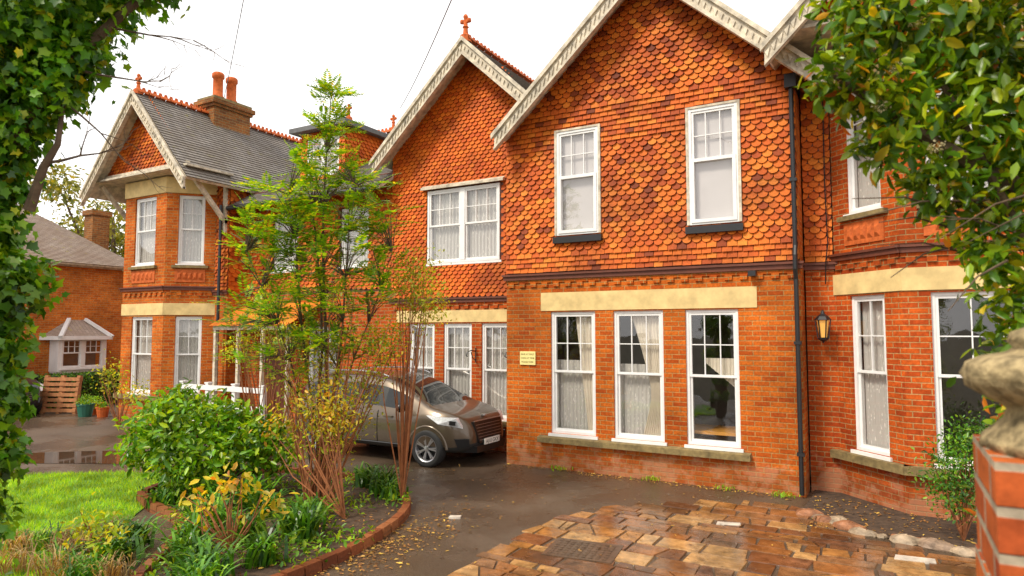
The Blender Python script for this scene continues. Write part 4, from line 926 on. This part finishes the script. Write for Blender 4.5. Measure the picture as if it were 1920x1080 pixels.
# ============================================================ car
def build_car(loc,paint,label,plate):
    car=bpy.data.objects.new('parked_car',None); COL.objects.link(car); car.location=loc; car['wl']=[0,0,0]; tag(car,label,'car')
    def it(x,T):
        xs=[a for a,_ in T]; return float(np.interp(x,xs,[b for _,b in T]))
    ZT=[(0,.98),(.06,1.14),(.2,1.38),(.4,1.52),(.8,1.59),(1.5,1.62),(2.1,1.60),(2.5,1.53),(2.8,1.40),(3.15,1.20),(3.42,1.06),(3.6,1.02),(3.85,.96),(4.02,.90),(4.12,.82),(4.19,.68),(4.22,.52)]
    W=[(0,.70),(.08,.80),(.3,.87),(.8,.89),(3.3,.89),(3.65,.87),(3.9,.81),(4.08,.70),(4.18,.58),(4.22,.48)]
    ZB=[(0,.96),(.3,1.02),(1,1.00),(2,.95),(3,.92),(3.42,.93),(3.8,.88),(4.05,.78),(4.16,.64),(4.22,.5)]
    xs=[0,.06,.15,.3,.42,.8,1.3,1.38,1.9,2.32,2.40,2.8,3.05,3.25,3.42,3.6,3.78,3.92,4.04,4.12,4.18,4.22]
    rows=[]
    for x in xs:
        zt,w,zb=it(x,ZT),it(x,W),min(it(x,ZB),it(x,ZT)-.02)
        cab=max(0,min(1,(zt-zb)/.5)); k=min(1,cab*1.2)
        zl=.22+.10*max(0,(x-4.0)/.22)+.08*max(0,(.2-x)/.2)
        h=[(w*.90,zl),(w*.985,zl+.13),(w*1.0,(zl+.13+zb)/2),(w*.985,zb-.06),(w*(.95),zb),
           (w*(.95-.17*k)-.02,zb+(zt-zb)*.80),(w*(.95-.23*k)-.06,zb+(zt-zb)*.93),(w*.38,zt-.008),(0,zt)]
        full=[(x,-y,z) for y,z in h]+[(x,y,z) for y,z in reversed(h[:-1])]
        rows.append(full)
    bm=MB(); nn=len(rows[0])
    for r in rows: bm.v+=r
    def mid(x0,x1,j):
        jj=j if j<8 else 15-j
        xc=(x0+x1)/2
        if jj==4 and .42<=xc<=3.05 and not (1.3<xc<1.38) and not(2.32<xc<2.4): return 1
        if jj in(6,7) and 2.4<xc<3.42: return 1
        if jj in (6,7) and xc<.42 and xc>.06: return 1
        if jj==0: return 2
        if jj==4 and (1.3<xc<1.38 or 2.32<xc<2.4): return 2
        return 0
    for i in range(len(rows)-1):
        for j in range(nn-1):
            bm.f.append((i*nn+j,(i+1)*nn+j,(i+1)*nn+j+1,i*nn+j+1)); bm.m.append(mid(xs[i],xs[i+1],j)); bm.uv.append(None)
        bm.f.append((i*nn+nn-1,(i+1)*nn+nn-1,(i+1)*nn,i*nn)); bm.m.append(2); bm.uv.append(None)
    bm.f.append(tuple(range(nn))); bm.m.append(0); bm.uv.append(None)
    bm.f.append(tuple(reversed(range((len(rows)-1)*nn,len(rows)*nn)))); bm.m.append(2); bm.uv.append(None)
    o=bm.build('body',[paint,CGLASS,CPLAST],None,True)
    s_=o.modifiers.new('s','SUBSURF'); s_.levels=2; s_.render_levels=2
    cut=MB()
    for x in (.80,3.45): cut.lathe((x,0,.33),[(0,-1.2),(.375,-1.2),(.375,-.62),(0,-.62)],28,axis='y'); cut.lathe((x,0,.33),[(0,.62),(.375,.62),(.375,1.2),(0,1.2)],28,axis='y')
    co=cut.build('cut',CPLAST); bo=o.modifiers.new('b','BOOLEAN'); bo.object=co; bo.operation='DIFFERENCE'; bo.solver='EXACT'
    bpy.context.view_layer.update(); me=bpy.data.meshes.new_from_object(o.evaluated_get(bpy.context.evaluated_depsgraph_get()))
    bpy.data.objects.remove(co); bpy.data.objects.remove(o)
    import bmesh
    names=['body','window_glass','lower_trim']; mats=[paint,CGLASS,CPLAST]
    for mi in range(3):
        bb=bmesh.new(); bb.from_mesh(me); bmesh.ops.delete(bb,geom=[f for f in bb.faces if f.material_index!=mi],context='FACES')
        m2=bpy.data.meshes.new(names[mi]); bb.to_mesh(m2); bb.free(); m2.materials.clear(); m2.materials.append(mats[mi])
        m2.polygons.foreach_set('material_index',[0]*len(m2.polygons)); q=bpy.data.objects.new(names[mi],m2); COL.objects.link(q); q.parent=car
    def part(name,mat,fn,par=car,smooth=False):
        m=MB(); fn(m); q=m.build(name,mat,None,smooth); q.parent=par; return q
    for x in (.80,3.45):
        for sd in (-1,1):
            y=sd*.79
            hub=part('wheel',CDARK,lambda m:m.lathe((x,y,.33),[(0,-.06*sd),(.19,-.06*sd),(.19,.02*sd),(0,.02*sd)],20,axis='y'))
            part('tyre',CTYRE,lambda m:m.lathe((x,y,.33),[(.225,.09),(.29,.105),(.325,.085),(.332,.0),(.325,-.085),(.29,-.105),(.225,-.09)],32,axis='y'),hub,True)
            def rimf(m):
                m.lathe((x,y,.33),[(.225,.09*sd),(.232,.095*sd),(.215,.085*sd),(.20,.03*sd)],32,axis='y'); m.lathe((x,y,.33),[(0,.085*sd),(.05,.08*sd),(.055,.03*sd)],14,axis='y')
                for k in range(7):
                    a=2*math.pi*k/7
                    for da in (-.10,.10):
                        m.bar((x+.04*math.cos(a),y+.065*sd,.33+.04*math.sin(a)),(x+.215*math.cos(a+da),y+.075*sd,.33+.215*math.sin(a+da)),.025,.022,up=(0,1,0))
            part('rim',CRIM,rimf,hub)
    for x in (.80,3.45):
        for sd in (-1,1):
            def arch(m):
                rws=[]
                for k in range(17):
                    a=math.pi*k/16; w=it(x+.37*math.cos(a),W)
                    rws.append([(x+.375*math.cos(a),sd*(w*.985+.010),.33+.375*math.sin(a)),(x+.405*math.cos(a),sd*(w*.99+.010),.33+.405*math.sin(a)),(x+.41*math.cos(a),sd*(w*.9),.33+.41*math.sin(a))])
                m.grid(rws)
            part('arch_trim',paint,arch,smooth=True)
    for sd in (-1,1):
        part('headlight',CLAMP,lambda m:m.hexa([(3.70,sd*.870,.77),(4.11,sd*.700,.70),(4.0,sd*.58,.70),(3.72,sd*.7,.77),(3.46,sd*.893,.91),(4.01,sd*.77,.870),(3.97,sd*.55,.885),(3.55,sd*.7,.92)]))
        part('headlight_lens',CDARK,lambda m:m.bar((3.90,sd*.81,.80),(4.0,sd*.765,.79),.05,.07))
        part('fog_light',CDARK,lambda m:m.hexa([(4.02,sd*.74,.38),(4.19,sd*.60,.38),(4.1,sd*.5,.38),(4.0,sd*.6,.38),(3.99,sd*.79,.52),(4.19,sd*.63,.52),(4.1,sd*.5,.52),(4.0,sd*.6,.52)]))
        part('tail_light',CRED,lambda m:m.hexa([(-.01,sd*.60,.95),(.20,sd*.865,.95),(.25,sd*.7,.95),(.1,sd*.55,.95),(.05,sd*.55,1.25),(.22,sd*.79,1.25),(.28,sd*.65,1.25),(.15,sd*.5,1.25)]))
        def mir(m):
            m.lathe((2.98,sd*1.0,1.03),[(0,-.10),(.05,-.09),(.085,-.03),(.085,.05),(.05,.09),(0,.10)],12,axis='y'); m.bar((3.0,sd*.85,.97),(2.99,sd*.95,1.0),.05,.03)
        part('wing_mirror',CDARK,mir,smooth=True)
        part('roof_rail',CRIM,lambda m:m.tube([(.5,sd*.64,1.55),(.9,sd*.65,1.62),(1.6,sd*.66,1.64),(2.2,sd*.65,1.60),(2.4,sd*.64,1.54)],[.014]*5,6))
        def seams(m):
            for xx in (1.30,2.33,3.02):
                w=it(xx,W)+.001; m.tube([(xx,sd*w*.985,.36),(xx+.0,sd*w*1.0,.62),(xx,sd*w*.985,.91),(xx,sd*w*.95,it(xx,ZB))],[.006]*4,4)
            m.tube([(1.0,sd*.891*.985,.36),(3.02,sd*.891*.985,.36)],[.012]*2,4)
        part('door_seam',CDARK,seams)
        for xx in (1.5,2.5): part('door_handle',paint,lambda m:m.bar((xx,sd*.89,.84),(xx+.19,sd*.89,.84),.035,.025))
    def grille(m):
        for i in range(6):
            z=.47+i*.052; t=(z-.42)/.37; xx=4.262-.085*t
            m.bar((xx,-.36-.010*i,z),(xx,.36+.010*i,z),.012,.007)
        m.bar((4.18,-.45,.80),(4.18,.45,.80),.016,.016)
    part('grille_bars',CRIM,grille)
    part('grille',CDARK,lambda m:m.hexa([(4.0,-.42,.42),(4.258,-.38,.42),(4.258,.38,.42),(4.0,.42,.42),(3.9,-.50,.79),(4.175,-.46,.79),(4.175,.46,.79),(3.9,.50,.79)]))
    part('lower_grille',CDARK,lambda m:m.hexa([(4.0,-.56,.26),(4.25,-.46,.26),(4.25,.46,.26),(4.0,.56,.26),(4.0,-.56,.38),(4.262,-.48,.38),(4.262,.48,.38),(4.0,.56,.38)]))
    part('bonnet_badge',CRIM,lambda m:m.lathe((4.10,0,.87),[(0,-.01),(.05,-.01),(.05,.01),(0,.01)],10))
    pp=part('number_plate',CPLATE,lambda m:m.box(4.268,4.28,-.26,.26,.38,.485))
    cu=bpy.data.curves.new('lettering','FONT'); cu.body=plate; cu.size=.10; cu.align_x='CENTER'
    tmp=bpy.data.objects.new('lettering',cu); COL.objects.link(tmp); bpy.context.view_layer.update()
    me=bpy.data.meshes.new_from_object(tmp.evaluated_get(bpy.context.evaluated_depsgraph_get())); bpy.data.objects.remove(tmp)
    me.transform(Matrix.Translation((4.283,0,.397))@Matrix.Rotation(rad(90),4,'Z')@Matrix.Rotation(rad(90),4,'X')); me.materials.clear(); me.materials.append(CDARK)
    q=bpy.data.objects.new('lettering',me); COL.objects.link(q); q.parent=pp
    return car
def m_paint(name,c):
    m,nt,b,o=newmat(name); b.inputs['Base Color'].default_value=(*c,1); b.inputs['Metallic'].default_value=.6; b.inputs['Coat Weight'].default_value=.7; b.inputs['Coat Roughness'].default_value=.05
    n=noise(nt,3,4,objco(nt)); r=ramp(nt,n.outputs[0],[(.3,.28),(.7,.42)]); nt.links.new(r.outputs[0],b.inputs['Roughness']); return m
PAINT=m_paint('beige_grey_car_paint',(.115,.085,.058)); PAINT2=m_paint('dark_car_paint',(.02,.022,.026))
CGLASS=m_plain('car_glass',(.012,.014,.014),.04,.1,2); CPLAST=m_plain('car_black_plastic',(.025,.025,.025),.6,.2,9); CDARK=m_plain('car_dark',(.012,.012,.013),.3,.2,9)
CTYRE=m_plain('tyre_rubber',(.018,.018,.018),.75,.3,20); CRIM=m_plain('alloy_silver',(.5,.5,.52),.3,.1,9,metal=.9); CRED=m_plain('tail_red',(.35,.01,.01),.15,.1,9); CPLATE=m_plain('plate_white',(.75,.75,.70),.4,.05,9)
CLAMP=m_plain('headlight_glass',(.75,.76,.78),.05,.3,25,metal=.2)
build_car((-10.6,10.36,0),PAINT,'beige grey compact people carrier parked by brick house','AJ10 GKX')
build_car((-25.0,9.1,0),PAINT2,'dark parked car partly hidden on the far driveway','GN08 LBO')

# ============================================================ light, sky, camera
sun=bpy.data.lights.new('sun','SUN'); sun.energy=3.5; sun.angle=rad(12); sun.color=(1,.92,.78)
so=bpy.data.objects.new('sun',sun); COL.objects.link(so)
el,azx=50,(-.42,-.90)
dv=Vector((azx[0],azx[1],0)).normalized()*math.cos(rad(el))+Vector((0,0,math.sin(rad(el))))
so.rotation_euler=dv.to_track_quat('Z','Y').to_euler()
w=bpy.data.worlds.new('World'); scene.world=w; w.use_nodes=True; nt=w.node_tree; bg=nt.nodes['Background']
sky=nt.nodes.new('ShaderNodeTexSky'); sky.sky_type='NISHITA'; sky.sun_disc=False; sky.sun_elevation=rad(el); sky.sun_rotation=math.atan2(dv.x,dv.y)
hs=nt.nodes.new('ShaderNodeHueSaturation'); hs.inputs['Saturation'].default_value=.12; nt.links.new(sky.outputs[0],hs.inputs['Color'])
c=mixc(nt,.75,hs.outputs[0],(14.3,13.9,13.6)); nt.links.new(c,bg.inputs[0]); bg.inputs[1].default_value=.128
cam=bpy.data.cameras.new('camera'); co=bpy.data.objects.new('camera',cam); COL.objects.link(co); scene.camera=co
cam.sensor_width=36; cam.lens=36*1240/1920; cam.clip_end=1000; cam.clip_start=.05
co.location=(0,0,2.4); co.rotation_euler=(rad(90)+math.atan(80/1240),0,rad(29.7))
cam.dof.use_dof=True; cam.dof.focus_distance=11; cam.dof.aperture_fstop=3.5
scene.view_settings.view_transform='Standard'; scene.view_settings.look='None'; scene.view_settings.exposure=0; scene.view_settings.gamma=1
for o in list(bpy.data.objects):
    if 'wl' in o: del o['wl']
